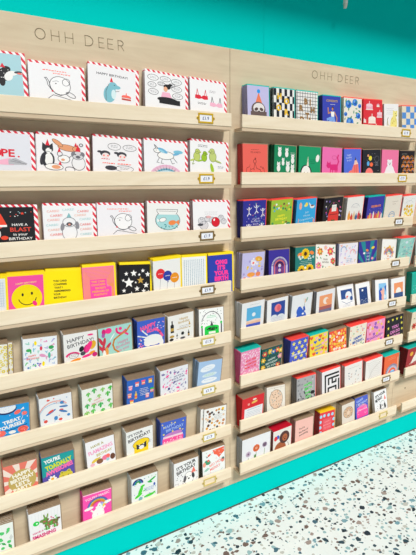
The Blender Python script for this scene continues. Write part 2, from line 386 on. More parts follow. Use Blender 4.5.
@design('unicorn', 'white card with blue-maned unicorn over pastel rainbow', '#f2f2f6', 'stripe')
def _(a):
    for p in ([(38, 42), (30, 58), (36, 59)], [(44, 46), (40, 60), (46, 60)], [(62, 45), (68, 60), (73, 58)], [(68, 40), (80, 56)]): a.L('dgry', 1.2, p)
    a.E('wht', 52, 38, 20, 11); a.EO('dgry', 52, 38, 20, 11, 1.3); a.E('wht', 31, 26, 8, 6, 15); a.EO('dgry', 31, 26, 8, 6, 1.3, 15); a.L('dgry', 1.4, [(28, 20), (25, 10), (33, 19)]); a.E('#6fb4d8', 45, 25, 13, 5, 28); a.E('#9bd0e4', 42, 27, 8, 3, 28); a.E('#7cc3dd', 83, 26, 12, 5); a.E('#6fb4d8', 78, 32, 9, 3.5, -20); a.E('blk', 29, 25, 1)
    a.rainbow(['#e9b8d4', '#f0cfe0', '#86c8e2', '#c3e2f0'], 5, 53, 108, 42)
@design('dinos', 'white card with three green dinosaurs', '#f3f3f5', 'stripe')
def _(a):
    for c, x, y, k, s in (('#c2d070', 18, 62, 20, 1), ('#9bc32a', 38, 62, 17, 1), ('#c2d07c', 62, 60, 22, -1)):
        a.E(c, x, y-k*.5, k*.45, k*.7); a.E(c, x+s*2, y-k*1.25, k*.32, k*.36); a.E(c, x+s*k*.3, y-k*1.15, k*.3, k*.17); a.E(c, x-s*k*.55, y+1, k*.6, k*.14, -20*s); a.EO('#6a7a2a', x, y-k*.5, k*.45, k*.7, .9); a.EO('#6a7a2a', x+s*2, y-k*1.25, k*.32, k*.36, .9); a.E('blk', x+s*3, y-k*1.3, 1.1, n=6)
    a.bars('dgry', 34, 17, 28, 2, 4, 1.2); a.E('#a2c62c', 60, 84, 4.5, 16, -12); a.bars('gry', 84, 76, 18, 2, 4, 1.3); a.L('#8fa83a', 1.6, [(10, 64), (6, 76), (11, 74)]); a.L('#6a7a2a', 1.2, [(70, 62), (86, 66)])
@design('blast', 'black BLAST birthday card with red-hatted face', '#1d1d22', 'stripe')
def _(a):
    a.P('#f04a32', (18, 44), (38, 18), (48, 46), (30, 58)); a.R('wht', 20, 46, 48, 51); a.E('#9fc9cf', 22, 68, 11, 13); a.EO('wht', 22, 68, 13, 15, 2); a.E('#f04a32', 42, 78, 7, 5)
    a.T('wht', 'HAVE A', 72, 46, 6, 0, .01); a.T('#e2493a', 'BLAST', 73, 58, 10, 0, .02); a.T('wht', 'in your', 72, 70, 6.5, 0, .01); a.T('wht', 'BIRTHDAY', 72, 81, 6.5, 0, .01, 46)
    a.SC(['wht', '#9fc9cf', '#f04a32'], 'dot', 9, 1.2, 50, 10, 96, 34); a.ST('#f04a32', 78, 18, 4)
@design('carbs', 'white card of repeated CARBS lettering around a dog', '#f3f3f6', 'stripe', '#e6dadd')
def _(a):
    cs = ['#f2a79c', '#a9d5d8', '#ee6a66']
    for i, (x, y) in enumerate([(20, 22), (50, 18), (80, 22), (26, 33), (74, 32), (20, 44), (84, 42), (17, 57), (84, 56), (20, 69), (84, 68), (24, 81), (84, 81)]):
        a.T(['#f2a79c', '#a9d5d8', '#ee6a66', '#ee6a66', '#f2b9a6', '#f2a79c', '#a9d5d8', '#a9d5d8', '#ee6a66', '#f2b9a6', '#f2a79c', '#ee6a66', '#a9d5d8'][i], 'CARBS!', x, y, 5.5, -4, .01, 24)
    a.EO('gry', 51, 76, 15, 22, 1.2); a.EO('gry', 51, 50, 13, 12, 1.2); a.E('#8e8e95', 37, 62, 4, 10, 8); a.E('#8e8e95', 67, 58, 4, 10, -5); a.E('dgry', 51, 55, 6, 5); a.E('#e8a08e', 51, 56, 2.5); a.hat('#86bcc2', 51, 38, 10, 12)
@design('fishbowl', 'white card with two fish in a round bowl', '#f0f0ee', 'stripe', '#cbbcc0')
def _(a):
    a.E('#a8d9dc', 51, 57, 31, 28); a.R('#f0f0ee', 15, 24, 90, 41); a.L('dgry', 1.2, [(28, 40), (24, 32), (24, 26), (76, 26), (76, 32), (72, 40)]); a.arc('dgry', 1.2, 51, 57, 31, -38, 218, 28); a.L('dgry', .9, [(28, 31), (72, 31)])
    a.E('wht', 38, 56, 9, 6, -20); a.P('wht', (30, 58), (24, 52), (25, 64)); a.EO('dgry', 38, 56, 9, 6, .9, -20); a.E('#f2894a', 62, 64, 10, 7, -15); a.P('#f2894a', (70, 62), (80, 55), (80, 72)); a.SC(['#2f8f96'], 'leaf', 7, 4, 28, 74, 74, 82); a.E('#2f8f96', 44, 70, 3, 1.4)
@design('sketch', 'white card of grey sketched party with red ball', '#f3f2f5', 'stripe', '#cdbcc0')
def _(a):
    a.bars('lgry', 52, 38, 44, 3, 4, 1)
    for x, y, r in ((24, 66, 10), (40, 60, 8), (54, 64, 9), (80, 58, 9), (88, 68, 8), (30, 80, 12)):
        a.E('#d9d7dc', x, y, r, r*1.1); a.EO('gry', x, y, r, r*1.1, 1); a.EO('gry', x, y-r*.7, r*.4, r*.4, .9)
    a.E('#e9b3b6', 44, 54, 7, 4); a.E('#d81a30', 64, 70, 12, 15); a.E('wht', 60, 63, 2.4, 4, 15); a.EO('#7c0f1c', 64, 70, 12, 15, 1); a.E('dgry', 20, 78, 8, 4)

@design('gridcard', 'white card with pale blue ruled grid', '#eef1f6', 'yellow')
def _(a):
    for i in range(14): a.R('#b9cbe2', 6+i*6.6, 12, 6.9+i*6.6, 96)
    for i in range(10): a.R('#c9d6e8', 4, 14+i*9, 96, 15+i*9)
@design('smiley', 'pink card with big yellow smiley face', '#ff55a8', 'yellow')
def _(a):
    a.T('#ffd98a', 'HAPPY BIRTHDAY', 52, 22, 5, -3, .02, 60); a.E('yel', 52, 70, 43, 43, n=40); a.E('blk', 40, 58, 3, 5); a.E('blk', 66, 56, 3, 5)
    a.arc('blk', 2.4, 53, 66, 25, 10, 165); a.E('hot', 73, 88, 6, 9, -25)
@design('remember', 'yellow card of small black lettering', 'yel', 'yellow')
def _(a):
    for i, (t, w) in enumerate([('THIS CARD', 40), ('CONFIRMS', 40), ('THAT I', 30), ('REMEMBERED', 52), ('YOUR', 20), ('BIRTHDAY', 38)]):
        a.T('blk', t, 20+w/2, 28+i*9.6, 5.2, 0, .03, w)
@design('maze', 'pink card with orange contour lines around a text box', '#ff7fae', 'yellow')
def _(a):
    for i in range(9):
        k = i*3.1; a.L('#ff9d5c', 1.5, [(3+k, 125), (3+k, 6+k*1.35), (97-k*.8, 6+k*1.35), (97-k*.8, 50+k*.3), (97-k*.2, 60+k*.3), (97-k*.3, 125)])
    a.R('#ff4fae', 22, 40, 74, 68); a.R('#ff4fae', 22, 66, 88, 118)
    a.TL('#ffb347', ['THIS CARD', 'CONTAINS'], 48, 47, 6, 10, 0, .03, 46); a.TL('#ffb347', ['SECRETS', 'MESSAGES OF', 'POSITIVITY'], 54, 68, 6, 10.5, 0, .03, 58)
@design('stars', 'black card with white stars and one gold star', '#1b1b20', 'yellow')
def _(a):
    for x, y, r in ((22, 28, 7), (46, 27, 11), (76, 20, 7), (92, 32, 9), (30, 56, 17), (56, 76, 9), (86, 66, 10), (78, 84, 8), (14, 80, 7), (38, 92, 9), (64, 32, 5), (12, 48, 5), (94, 88, 7), (52, 56, 4)): a.ST('wht', x, y, r)
    a.ST('gold', 68, 50, 12)
@design('balloons', 'white card with red blue and orange balloons', '#f4f3f1', 'yellow')
def _(a):
    for c, x, y in (('#ec2e38', 26, 46), ('#2c3fa8', 52, 56), ('#f59a23', 78, 66)):
        a.L('gry', 1, [(x, y+15), (x-4, y+55)]); a.E(c, x, y, 16.5, 18); a.bars('wht', x, y-1, 18, 1, 3, 2.2)
    a.P('#2c3fa8', (52, 74), (49, 79), (56, 79))
@design('lines', 'white card covered in columns of fine grey writing', '#f0f3f5', 'yellow')
def _(a):
    for i in range(10): a.bars('#8fa6b4', 50, 0, 0, 0, 1) if 0 else None
    q = []
    for i in range(11):
        y = 10; x = 8+i*8.1
        while y < 118:
            l = a.rnd.uniform(2, 6); q.append([(x, y), (x+3.2, y), (x+3.2, y+l), (x, y+l)]); y += l+1.2
    a.add(q, '#a9bcc8')
@design('omg', 'deep blue card lettered OMG in pink', '#2b3fae', 'yellow', '#2b3fae')
def _(a): a.TL('#ff3f9f', ['OMG', "IT'S", 'YOUR', 'BIRTH', 'DAY'], 54, 26, 14.5, 19.5, 0, .07, 62)

@design('banana', 'white card covered in yellow bananas', '#f6f4ec', 'kraft')
def _(a):
    for i in range(6):
        for j in range(8): a.arc('#f2dc2c', 3.4, 9+i*17+(j % 2)*8, 12+j*14, 5, a.rnd.choice([0, 90, 180, 270]), a.rnd.choice([300, 330, 360, 400]), n=6)
@design('animals', 'white birthday card with many small pastel animals', '#eff3f8', 'kraft', '#dfe6ee')
def _(a):
    a.SC(['#a9c2e6', '#e7a3c8', '#9fd6c8', '#b7b4e0', '#8fc7e0', '#7fcf8f', '#f1c6d8'], 'curl', 26, 7, 6, 8, 94, 96, (8, 50, 52, 70))
    a.E('yel', 36, 17, 4, 7); a.E('yel', 58, 88, 4, 8); a.E('#3cae5c', 16, 38, 8, 5); a.E('#3cae5c', 22, 44, 2, 6); a.E('#35a35a', 82, 36, 8, 6); a.E('#e0405c', 52, 36, 4, 7); a.E('#4fb9a0', 76, 62, 4, 10); a.E('#e59ac4', 56, 60, 10, 5, 20)
    a.T('#f0706a', 'HAPPY', 26, 57, 5.5, -2, .02); a.T('#f0706a', 'BIRTHDAY', 28, 66, 5.5, -2, .02, 46)
    a.SC(['#3f63c8'], 'dot', 6, 2.4, 10, 84, 50, 96)
@design('bird', 'white birthday card with pink and orange toucan shapes', '#f5f3f2', 'kraft', '#f0e8dc')
def _(a):
    a.T('dgry', 'HAPPY', 36, 20, 12, -8, .01, 56); a.T('dgry', 'BIRTHDAY!', 50, 35, 12, -10, .01, 80); a.E('mus', 86, 48, 10, 15, 20); a.E('mag', 68, 58, 10, 15, 15); a.E('hot', 74, 52, 8, 20, 25); a.E('blk', 52, 56, 7, 10, 20); a.E('dgry', 56, 72, 8, 7)
    a.arc('hot', 6, 26, 78, 20, 200, 330, 14); a.E('hot', 68, 82, 16, 4.5, -12); a.E('ora', 84, 74, 10, 5, -20); a.E('ora', 32, 92, 18, 6, -15); a.E('mag', 92, 82, 8, 8); a.EO('gry', 28, 74, 14, 9, 1.2); a.bars('gry', 28, 71, 18, 2, 5, 1.2); a.E('hot', 80, 12, 9, 3)
@design('tiger', 'mint card with red leaves and curved orange tail', '#a9ddd6', 'kraft', '#b7423e')
def _(a):
    for x, y, r in ((6, 42, -25), (16, 46, 10), (3, 62, -35), (26, 62, 40), (12, 68, 5)): a.E('#d2344a', x, y, 4.5, 15, r)
    a.E('mag', 16, 14, 6, 10); a.E('hot', 30, 12, 10, 9); a.E('#b25aa8', 14, 24, 5, 7); a.arc('hot', 6, 68, 14, 14, 20, 200); a.L('hot', 6, [(74, 24), (88, 36)]); a.E('hot', 66, 12, 5)
    a.L('#d98c34', 5, [(96, 8), (84, 24), (62, 34), (46, 44), (41, 60), (45, 76), (58, 90)]); a.E('#f1a24a', 22, 78, 5, 14); a.E('wht', 14, 88, 5, 16); a.E('wht', 40, 34, 2, 14, 35)
    a.TL('#f0609e', ['Happy', 'Birthday', 'to you'], 72, 54, 9, 13, -14, .0, 44)
@design('bluecat', 'blue card with white cat and pink lettering', '#3c63cf', 'kraft')
def _(a):
    a.T('#ff5c9c', 'HAPPY', 40, 24, 15, -12, .05, 58); a.T('#ff5c9c', 'BDAY', 56, 40, 12, -4, .05, 44); a.L('#ff5c9c', 8, [(68, 38), (82, 52), (92, 70)]); a.E('wht', 58, 78, 34, 21, 5); a.E('wht', 38, 88, 14, 12)
    a.L('wht', 4.5, [(30, 64), (14, 58), (2, 54)]); a.L('wht', 4.5, [(36, 56), (24, 44), (18, 36)]); a.E('wht', 88, 94, 8, 14); a.SC(['#e8e6f2', '#f7a8c8'], 'leaf', 9, 5, 72, 14, 96, 40); a.SC(['wht', '#ff7ab0'], 'dot', 10, 2.6, 4, 66, 26, 104)
@design('champagne', 'white birthday card with black bottle and gold script', '#f6f4f0', 'kraft', '#e8e2d8')
def _(a):
    a.bottle('blk', 'gold', 16, 66, 46); a.TL('gold', ['Happy', 'Birthday'], 62, 17, 9, 13, -6, .01, 50); a.bars('gry', 62, 46, 40, 2, 6, 1.3); a.bottle('gold', 'wht', 84, 58, 24); a.R('gold', 34, 56, 76, 58); a.bottle('blk', 'wht', 34, 92, 20); a.E('blk', 56, 76, 6); a.R('blk', 52, 70, 60, 82); a.bottle('blk', 'gold', 80, 92, 24); a.E('gold', 14, 80, 9, 5); a.E('blk', 12, 92, 8, 5); a.E('dgry', 56, 94, 10, 4)
@design('greentin', 'white birthday card with bright green tin', '#f4f6f5', 'kraft', '#b9bcc2')
def _(a):
    a.SC(['dgry'], 'oval', 30, 2, 6, 6, 94, 56, (30, 24, 72, 42)); a.arc('dgry', 2.4, 50, 56, 40, 195, 345, 44); a.bars('#7fd8a8', 50, 26, 40, 2, 6, 2); a.R('bgrn', 22, 68, 80, 104); a.E('bgrn', 51, 68, 29, 7); a.hat('dgry', 51, 64, 13, 20); a.E('blk', 52, 74, 22, 6); a.SC(['bgrn'], 'oval', 8, 2.5, 34, 71, 70, 77); a.R('wht', 38, 84, 66, 92)
    a.R('dgry', 9, 66, 14, 104); a.R('dgry', 88, 58, 93, 104); a.E('bgrn', 11, 63, 4, 5); a.E('bgrn', 90, 55, 4, 5)
@design('treat', 'bright blue TREAT YOURSELF card with red sweets', '#169be6', 'kraft')
def _(a):
    a.E('navy', 34, 10, 30, 20); a.E('#eef2fa', 34, 6, 28, 18); a.SC(['#cfd6ec'], 'leaf', 10, 3, 14, 2, 54, 18); a.E('coral', 66, 27, 11, 7, -30); a.P('wht', (74, 22), (84, 12), (86, 20)); a.E('coral', 86, 36, 8, 7); a.L('wht', 1.2, [(82, 44), (74, 62)])
    a.T('wht', 'TREAT', 48, 56, 12, -10, .05, 56); a.T('wht', 'YOURSELF', 46, 74, 12, -10, .05, 84); a.L('navy', 2.2, [(10, 90), (50, 88), (92, 78)]); a.E('coral', 16, 96, 13, 11); a.E('coral', 80, 94, 16, 12); a.EO('#c93a3a', 80, 94, 10, 7, 1.5); a.E('wht', 48, 98, 11, 6); a.SC(['wht'], 'dot', 14, 1.3, 6, 26, 96, 100, (14, 44, 92, 84))
@design('robots', 'white card with red and blue rockets and planes', '#f1f3f7', 'kraft', '#d9dee6')
def _(a):
    a.arc('#f3b0a8', 4, 46, 66, 48, 190, 320, 46); a.arc('#b8d4ec', 3, 46, 74, 50, 190, 320, 46); a.E('#3f7fc0', 34, 58, 18, 4, -28); a.E('#e85548', 34, 55, 10, 4, -28); a.E('#3f8fd0', 70, 30, 7, 6); a.E('#e85548', 66, 58, 7, 5); a.E('#3f7fc0', 72, 64, 14, 4, 25); a.E('#3f7fc0', 74, 46, 14, 3.5, 10)
    a.E('#e85548', 16, 88, 6); a.E('#3f8fd0', 48, 84, 6, 8); a.E('#e85548', 62, 92, 6, 5); a.E('#3f8fd0', 88, 82, 5); a.SC(['#e85548', '#8fb6dc'], 'dot', 12, 2, 6, 6, 94, 96, (20, 36, 84, 76)); a.E('#e85548', 28, 12, 5, 3)
@design('cactus', 'white card covered in green cacti', '#f2f5ee', 'kraft', '#cfd8c8')
def _(a):
    a.SC(['#4cc04a', '#8fcf6a', '#67c95a', '#3fb85a'], 'cactus', 20, 10, 8, 10, 94, 98, (26, 40, 76, 68)); a.TL('#ee8f96', ['HAPPY', 'BIRTHDAY'], 51, 47, 6, 11, -10, .02, 46)
    a.SC(['#f5b3b0'], 'dot', 16, 1.2, 6, 6, 94, 98, (26, 40, 76, 68))
@design('cocktails', 'royal blue card with pink and yellow drinks', '#2c68c8', 'kraft', '#2a5fbe')
def _(a):
    for c, c2, x, y in (('#ff5f9a', '#f6d0dc', 13, 40), ('#f6d0dc', 'coral', 37, 30), ('#ff8a3c', '#ff5f9a', 60, 27), ('#f7e04a', '#f08a5a', 86, 26), ('#ff7a6a', '#f6b0a0', 10, 70), ('#ff8a9a', '#f6d0dc', 76, 84), ('#ff5f9a', 'bgrn', 93, 66), ('#f7e04a', 'coral', 18, 98)):
        a.R(c, x-6, y-14, x+6, y); a.R(c2, x-7, y-18, x+7, y-12); a.E(c2, x, y-3, 3, 2); a.R('wht', x-6, y-8, x+6, y-6)
    for i in range(5): a.bars('wht', 62+i*1, 42+i*6.5, 34, 1, 5, 1.8)
    a.bottle('#f7c83a', '#ff5f4a', 33, 78, 30)
@design('mauve', 'white card with magenta and violet doodles', '#eff0f7', 'kraft', '#b9bcd0')
def _(a):
    a.SC(['#f26ab0', '#a9a4c8', '#c9c3e0'], 'curl', 40, 5, 8, 8, 96, 104, (36, 26, 90, 54)); a.SC(['#ff4fa0', '#7a70a8'], 'oval', 14, 6, 8, 10, 94, 104, (36, 26, 90, 54)); a.E('#3a2f80', 30, 74, 4, 5)
    a.TL('#3f3a86', ['you are a', 'ROCK STAR', 'birthday'], 64, 31, 6, 10, -8, .02, 50)
@design('lightblue', 'light blue card with white oval panels', '#a9c8ec', 'kraft', '#9dbfe8')
def _(a):
    a.E('#eef4fb', 40, 30, 32, 13, -12); a.bars('#b9d0e8', 40, 26, 46, 2, 7, 1.6); a.E('#d8e8f2', 50, 58, 32, 8, -6); a.T('#bfe0d0', 'FRIEND', 50, 58, 9, -6, .02, 48); a.E('#eef4fb', 50, 80, 34, 10, -4); a.bars('#b9d0e8', 50, 78, 50, 1, 6, 2)
@design('letsparty', 'coral sunburst birthday card with gold oval', '#ee7a68', 'kraft')
def _(a):
    for i in range(9):
        t = math.radians(40*i+10); t2 = math.radians(40*i+28); a.P('#f6e3d6', (50, 62), (50+120*math.cos(t), 62+120*math.sin(t)), (50+120*math.cos(t2), 62+120*math.sin(t2)))
    a.E('#c7ab5e', 54, 66, 42, 42, n=32); a.TL('#faf3e2', ['HAPPY', 'BIRTHDAY', "LET'S", 'PARTY'], 54, 40, 13, 18, -10, .05, 72)
@design('toad', 'teal and purple AWESOME card with yellow toad', '#5b4fae', 'kraft', '#14808a')
def _(a):
    a.R('#12a0a0', 0, 0, 100, 30); a.P('#12a0a0', (0, 28), (100, 24), (100, 34), (0, 76)); a.T('wht', "YOU'RE", 32, 16, 13, -8, .05, 50); a.T('#d8e02a', 'TOADALLY', 52, 36, 16, -12, .06, 84); a.T('#ff6fb4', 'AWESOME!', 52, 56, 15, -14, .06, 88)
    a.E('#d8c83a', 72, 88, 22, 15); a.E('#d8c83a', 60, 76, 6); a.E('#d8c83a', 82, 74, 6); a.E('blk', 60, 76, 2); a.E('blk', 82, 74, 2); a.arc('dgry', 2, 71, 86, 9, 10, 170); a.FL('wht', 'mus', 30, 88, 13); a.FL('wht', 'mus', 10, 100, 10); a.E('#12a0a0', 48, 104, 18, 6)
@design('flamingo', 'white card lettered HAVE A in gold and pink', '#f3f2f6', 'kraft', '#cfd6d2')
def _(a):
    a.T('#b0a65c', 'HAVE A', 40, 20, 9, -9, .03, 46); a.T('#f59ac6', 'FLAMAZING', 50, 39, 14, -10, .03, 86); a.T('#c9b970', 'BIRTHDAY', 62, 56, 10, -9, .03, 56); a.E('#e8c64a', 28, 78, 14, 6, -25); a.E('#e8c64a', 40, 74, 10, 3, -30); a.E('#8a5a40', 44, 86, 12, 10); a.E('#f27a9c', 66, 78, 14, 10); a.E('coral', 74, 74, 7); a.E('#9ad0dc', 72, 88, 6); a.E('#6a3f2c', 90, 82, 9, 12); a.E('#f2b8c8', 18, 92, 8, 6)
@design('yellowcat', 'white card with black cat face on yellow toast', '#f4f4f2', 'kraft', '#e8e6e0')
def _(a):
    a.T('dgry', "IT'S YOUR", 34, 16, 10, -8, .03, 56); a.T('dgry', 'BIRTHDAY!', 48, 32, 13, -12, .03, 84); a.E('#ffd91a', 55, 62, 32, 19, -8); a.R('#ffd91a', 28, 64, 82, 112); a.EO('dgry', 55, 62, 32, 19, 1.4, -8); a.P('#2a2a2e', (36, 62), (46, 68), (64, 66), (75, 58), (74, 84), (38, 86)); a.E('wht', 56, 80, 10, 8); a.E('wht', 48, 70, 3, 2); a.E('wht', 64, 69, 3, 2); a.bars('gry', 88, 62, 12, 2, 5, 1.3)
@design('bluecake', 'blue birthday card with tall pink cake', '#4667cf', 'kraft', '#2f55b8')
def _(a):
    a.T('#a9c2f2', 'HAPPY', 34, 20, 11, -6, .02, 52); a.T('#a9c2f2', 'BIRTHDAY', 56, 34, 11, -8, .02, 70); a.E('#c77fc8', 48, 60, 38, 12, -8); a.R('#f7d6e6', 10, 62, 88, 70); a.R('#ff4f9f', 8, 70, 90, 88); a.R('#f7a8cc', 8, 86, 90, 91); a.R('#ff4f9f', 8, 91, 90, 118); a.SC(['#f9e2ec'], 'oval', 12, 3, 12, 72, 88, 90); a.SC(['yel'], 'dot', 9, 3, 6, 8, 94, 54, (20, 12, 86, 42))
@design('people', 'white card with rows of tiny cartoon heads', '#f1f1ee', 'kraft', '#dcdcd8')
def _(a):
    a.SC(['#6a4630', '#e0a23a', '#e8c8a8', '#3c3c44', '#c98a5a'], 'dot', 26, 5.5, 8, 10, 94, 96, (44, 28, 86, 56)); a.bars('gry', 64, 32, 38, 4, 6, 1.4); a.E('#f2c21e', 84, 12, 6); a.SC(['dgry'], 'oval', 14, 2, 8, 14, 94, 98, (44, 28, 86, 56))
@design('leaves', 'white card with large green leaves', '#f3f6f1', 'kraft')
def _(a):
    a.SC(['#3cc86a', '#2fae52', '#57d070', '#d8dcd8'], 'leaf', 14, 13, 30, 14, 94, 116); a.SC(['#4fcf6f'], 'dot', 8, 6, 40, 20, 94, 110)
@design('pinata', 'white card with striped green and pink donkey', '#f3f2f4', 'kraft', '#e4e2e0')
def _(a):
    for i in range(9): a.R('#dfe2e4', 10+i*10, 8, 10.8+i*10, 60)
    a.E('bgrn', 22, 44, 10, 9); a.E('wht', 24, 44, 3); a.E('#6c8a3c', 70, 58, 22, 11, -4); a.E('#6c8a3c', 50, 44, 9, 14, 15); a.E('#6c8a3c', 42, 42, 10, 6, 10)
    for x in (52, 60, 78, 86): a.R('#6c8a3c', x-3, 62, x+3, 82)
    a.E('#7fa04a', 48, 26, 2.6, 9, -12); a.E('#7fa04a', 58, 26, 2.6, 9, 14); a.SC(['#d8306e', '#3fcf4a', '#d8306e', '#3fcf4a', '#7a4a3a'], 'oval', 30, 4, 46, 36, 90, 80); a.E('#6a4a3a', 92, 50, 6, 4)
    a.T('mag', 'HAVE A', 26, 80, 7, -4, .02, 34); a.T('mag', 'SMASHING', 44, 96, 13, -4, .04, 74)
@design('pinkuni', 'hot pink card with white unicorn under rainbow', '#ff4fb0', 'kraft', '#f0309a')
def _(a):
    a.R('#fbe6f0', 0, 0, 100, 3); a.T('#ffd6ea', "YOU'RE MAGIC", 50, 17, 9, -6, .03, 86); a.rainbow(['#8a63c8', '#4a8fe0', '#f7d84a', '#ff9a3c', '#ff6a5a'], 4, 52, 58, 36); a.E('wht', 20, 58, 16, 6, -8); a.E('wht', 86, 50, 13, 6, -8)
    a.E('wht', 52, 92, 22, 28, 8); a.E('wht', 60, 58, 10, 13, -10); a.E('wht', 52, 62, 9, 6); a.P('mus', (64, 46), (68, 32), (60, 46)); a.E('#8ad0e8', 68, 54, 4, 8); a.E('#f7d84a', 72, 62, 4, 8); a.E('#b08ae0', 64, 48, 4, 4); a.L('wht', 6, [(36, 76), (28, 68)]); a.L('wht', 6, [(66, 76), (76, 66)]); a.E('blk', 58, 57, 1.4); a.SC(['#ff9ad0'], 'dot', 14, 1.6, 6, 30, 94, 110)
@design('dinogreen', 'white card with bright green dinosaurs', '#f1f5f4', 'kraft', '#d8dfe2')
def _(a):
    a.E('#33b84f', 78, 26, 18, 4, -30); a.E('#33b84f', 70, 34, 10, 4, 20); a.rainbow(['#3a3f9e', '#4f9fe0', '#33b84f'], 5, 24, 26, 18); a.E('#4fd83a', 34, 62, 7, 22, 20); a.E('#4fd83a', 42, 42, 9, 5, -15); a.E('#4fd83a', 26, 80, 16, 6, -30); a.E('#4fd83a', 50, 64, 8, 2.5, -20); a.E('#4fd83a', 68, 92, 22, 6, -6); a.E('#4fd83a', 86, 88, 8, 4, -30)
    a.bars('#5f86c8', 68, 56, 42, 3, 6, 2); a.E('#3a5fb8', 88, 50, 4, 7); a.SC(['#7fbfa0', '#5f86c8', '#a9d8b0'], 'leaf', 14, 4, 8, 10, 94, 98, (16, 14, 90, 84)); a.E('#7fb8c0', 34, 96, 8, 8)
@design('dogyour', "white IT'S YOUR BIRTHDAY card with party-hatted dog", '#eff0f1', 'kraft', '#dfe3e6')
def _(a):
    a.TL('blk', ["IT'S YOUR", 'BIRTHDAY'], 50, 18, 13, 18, -12, .03, 80); a.E('wht', 60, 76, 20, 26); a.EO('dgry', 60, 76, 20, 26, 1.3); a.E('#5a5a5e', 44, 76, 6, 14, 10); a.E('#3a3a40', 78, 70, 6, 12, -10); a.E('blk', 54, 70, 2); a.E('blk', 66, 69, 2); a.E('blk', 60, 78, 4, 3); a.hat('#f27a6a', 80, 58, 20, 24); a.SC(['dgry'], 'leaf', 18, 3.5, 6, 54, 94, 104, (38, 46, 90, 108))
@design('merry', 'white seasonal card with coral flowers and mint leaves', '#eef3f3', 'kraft', '#3c5450')
def _(a):
    a.P('#f2674a', (46, 6), (98, 4), (98, 24), (84, 34), (74, 44), (64, 30), (52, 24)); a.E('#3f9a72', 22, 50, 14, 10, 20); a.E('#e24a4a', 26, 44, 5); a.E('#f2a08a', 8, 56, 7, 10); a.TL('#f08a86', ['HO HO', 'MERRY'], 56, 62, 11, 18, -12, .02, 58); a.E('#e88a7a', 90, 58, 8, 10); a.E('#3f6a62', 92, 52, 5); a.E('#9ac8b8', 18, 80, 12, 5, -20)
    a.SC(['#f2a08a', '#9ac8b8', '#cfe4e0'], 'leaf', 22, 4, 6, 10, 94, 112, (36, 50, 84, 88)); a.E('#e0563c', 30, 22, 8, 4, -30); a.E('dgry', 20, 28, 4, 2)

# ---- right-hand display
@design('sloth', 'lavender card with sloth in orange party hat', '#c6c2ea', 'teal', '#9a98c4')
def _(a):
    a.hat('#f4825c', 52, 62, 32, 40); a.E('#2a9df0', 52, 19, 7.5); a.E('#6a5856', 50, 84, 33, 27); a.E('#ece6e4', 52, 80, 26, 19); a.E('#5a4644', 40, 84, 9, 6, -20); a.E('#5a4644', 64, 84, 9, 6, 20); a.E('#2a2020', 52, 92, 5, 3.5); a.R('#6a5a58', 14, 92, 88, 130)
@design('hooray', 'black and white check card with yellow HOORAY letters', '#f2f0ec', 'teal', '#232a36')
def _(a):
    q = []
    for j in range(4):
        for i in range(8):
            if (i+j) % 2 == 0: q.append(a.cl([(i*13, j*26), (i*13+13, j*26), (i*13+13, j*26+26), (i*13, j*26+26)]))
    a.add(q, '#20242e')
    for t, x, y in (('H', 28, 28), ('O', 62, 44), ('O', 24, 70), ('R', 62, 84)): a.T('#f4c430', t, x, y, 20, 0, .05)
@design('gridbirth', 'white grid card lettered BIRTHDAY in bronze', '#f2efec', 'teal', '#c9c6c8')
def _(a):
    for i in range(9): a.R('#4a4a50', 4+i*12, 0, 5.6+i*12, 130)
    for i in range(11): a.R('#4a4a50', 0, 6+i*12, 100, 7.6+i*12)
    for t, x, y in (('B', 44, 34), ('I', 64, 36), ('R', 22, 58), ('T', 50, 84), ('H', 76, 62), ('D', 26, 98), ('A', 62, 100)): a.T('#9a7444', t, x, y, 19, 0, .06)
@design('congrats', 'royal blue card with dancing woman in white top', '#3a46b4', 'teal', '#2a2f86')
def _(a):
    a.T('gold', 'CONGRATS', 52, 18, 8, 0, .03, 72); a.bars('#d8d8ec', 56, 31, 30, 1, 4, 2); a.E('#3a2a26', 56, 47, 6, 7); a.E('#c98a62', 55, 50, 4.5, 6); a.P('wht', (45, 60), (66, 60), (64, 80), (48, 80)); a.L('#c98a62', 5, [(46, 62), (32, 68), (30, 46)]); a.L('#c98a62', 5, [(66, 62), (80, 84), (78, 100)]); a.P('#7fa8ee', (46, 80), (65, 80), (76, 118), (60, 118), (54, 96), (36, 118), (26, 112)); a.L('#7fa8ee', 10, [(50, 84), (26, 92)])
@design('floralblue', 'cream card with large blue flowers', '#efe9dc', 'red', '#d8d2c4')
def _(a):
    for x, y, r in ((26, 24, 17), (62, 16, 15), (34, 92, 20), (80, 66, 13), (88, 28, 9), (10, 62, 9)): a.E('#3c82dc', x, y, r, r*.9); a.E('#2358b4', x+2, y+1, r*.5); a.E('#6fa6ea', x-3, y-4, r*.35)
    a.SC(['#2f8a64', '#4fa27a'], 'leaf', 18, 8, 6, 8, 94, 100)
@design('cakes', 'red card with pink and white cakes', '#e2333e', 'red')
def _(a):
    for c, c2, x, y, k in (('#f2b3c6', '#f7ced8', 32, 34, 34), ('#f5e6da', '#f7efe6', 46, 82, 38), ('#f2b3c6', '#f7ced8', 88, 60, 30), ('#f5e6da', '#f2b3c6', 78, 22, 14), ('#f2b3c6', '#f5e6da', 68, 116, 36), ('#f7ced8', '#f2b3c6', 18, 116, 30), ('#f5e6da', '#f7ced8', 4, 80, 18)):
        a.cake(c, c2, x, y, k, k*.75); a.E(c2, x, y-k*.42, k*.5, k*.14); a.R('#f7efe6', x-k*.55, y-1, x+k*.55, y+2)
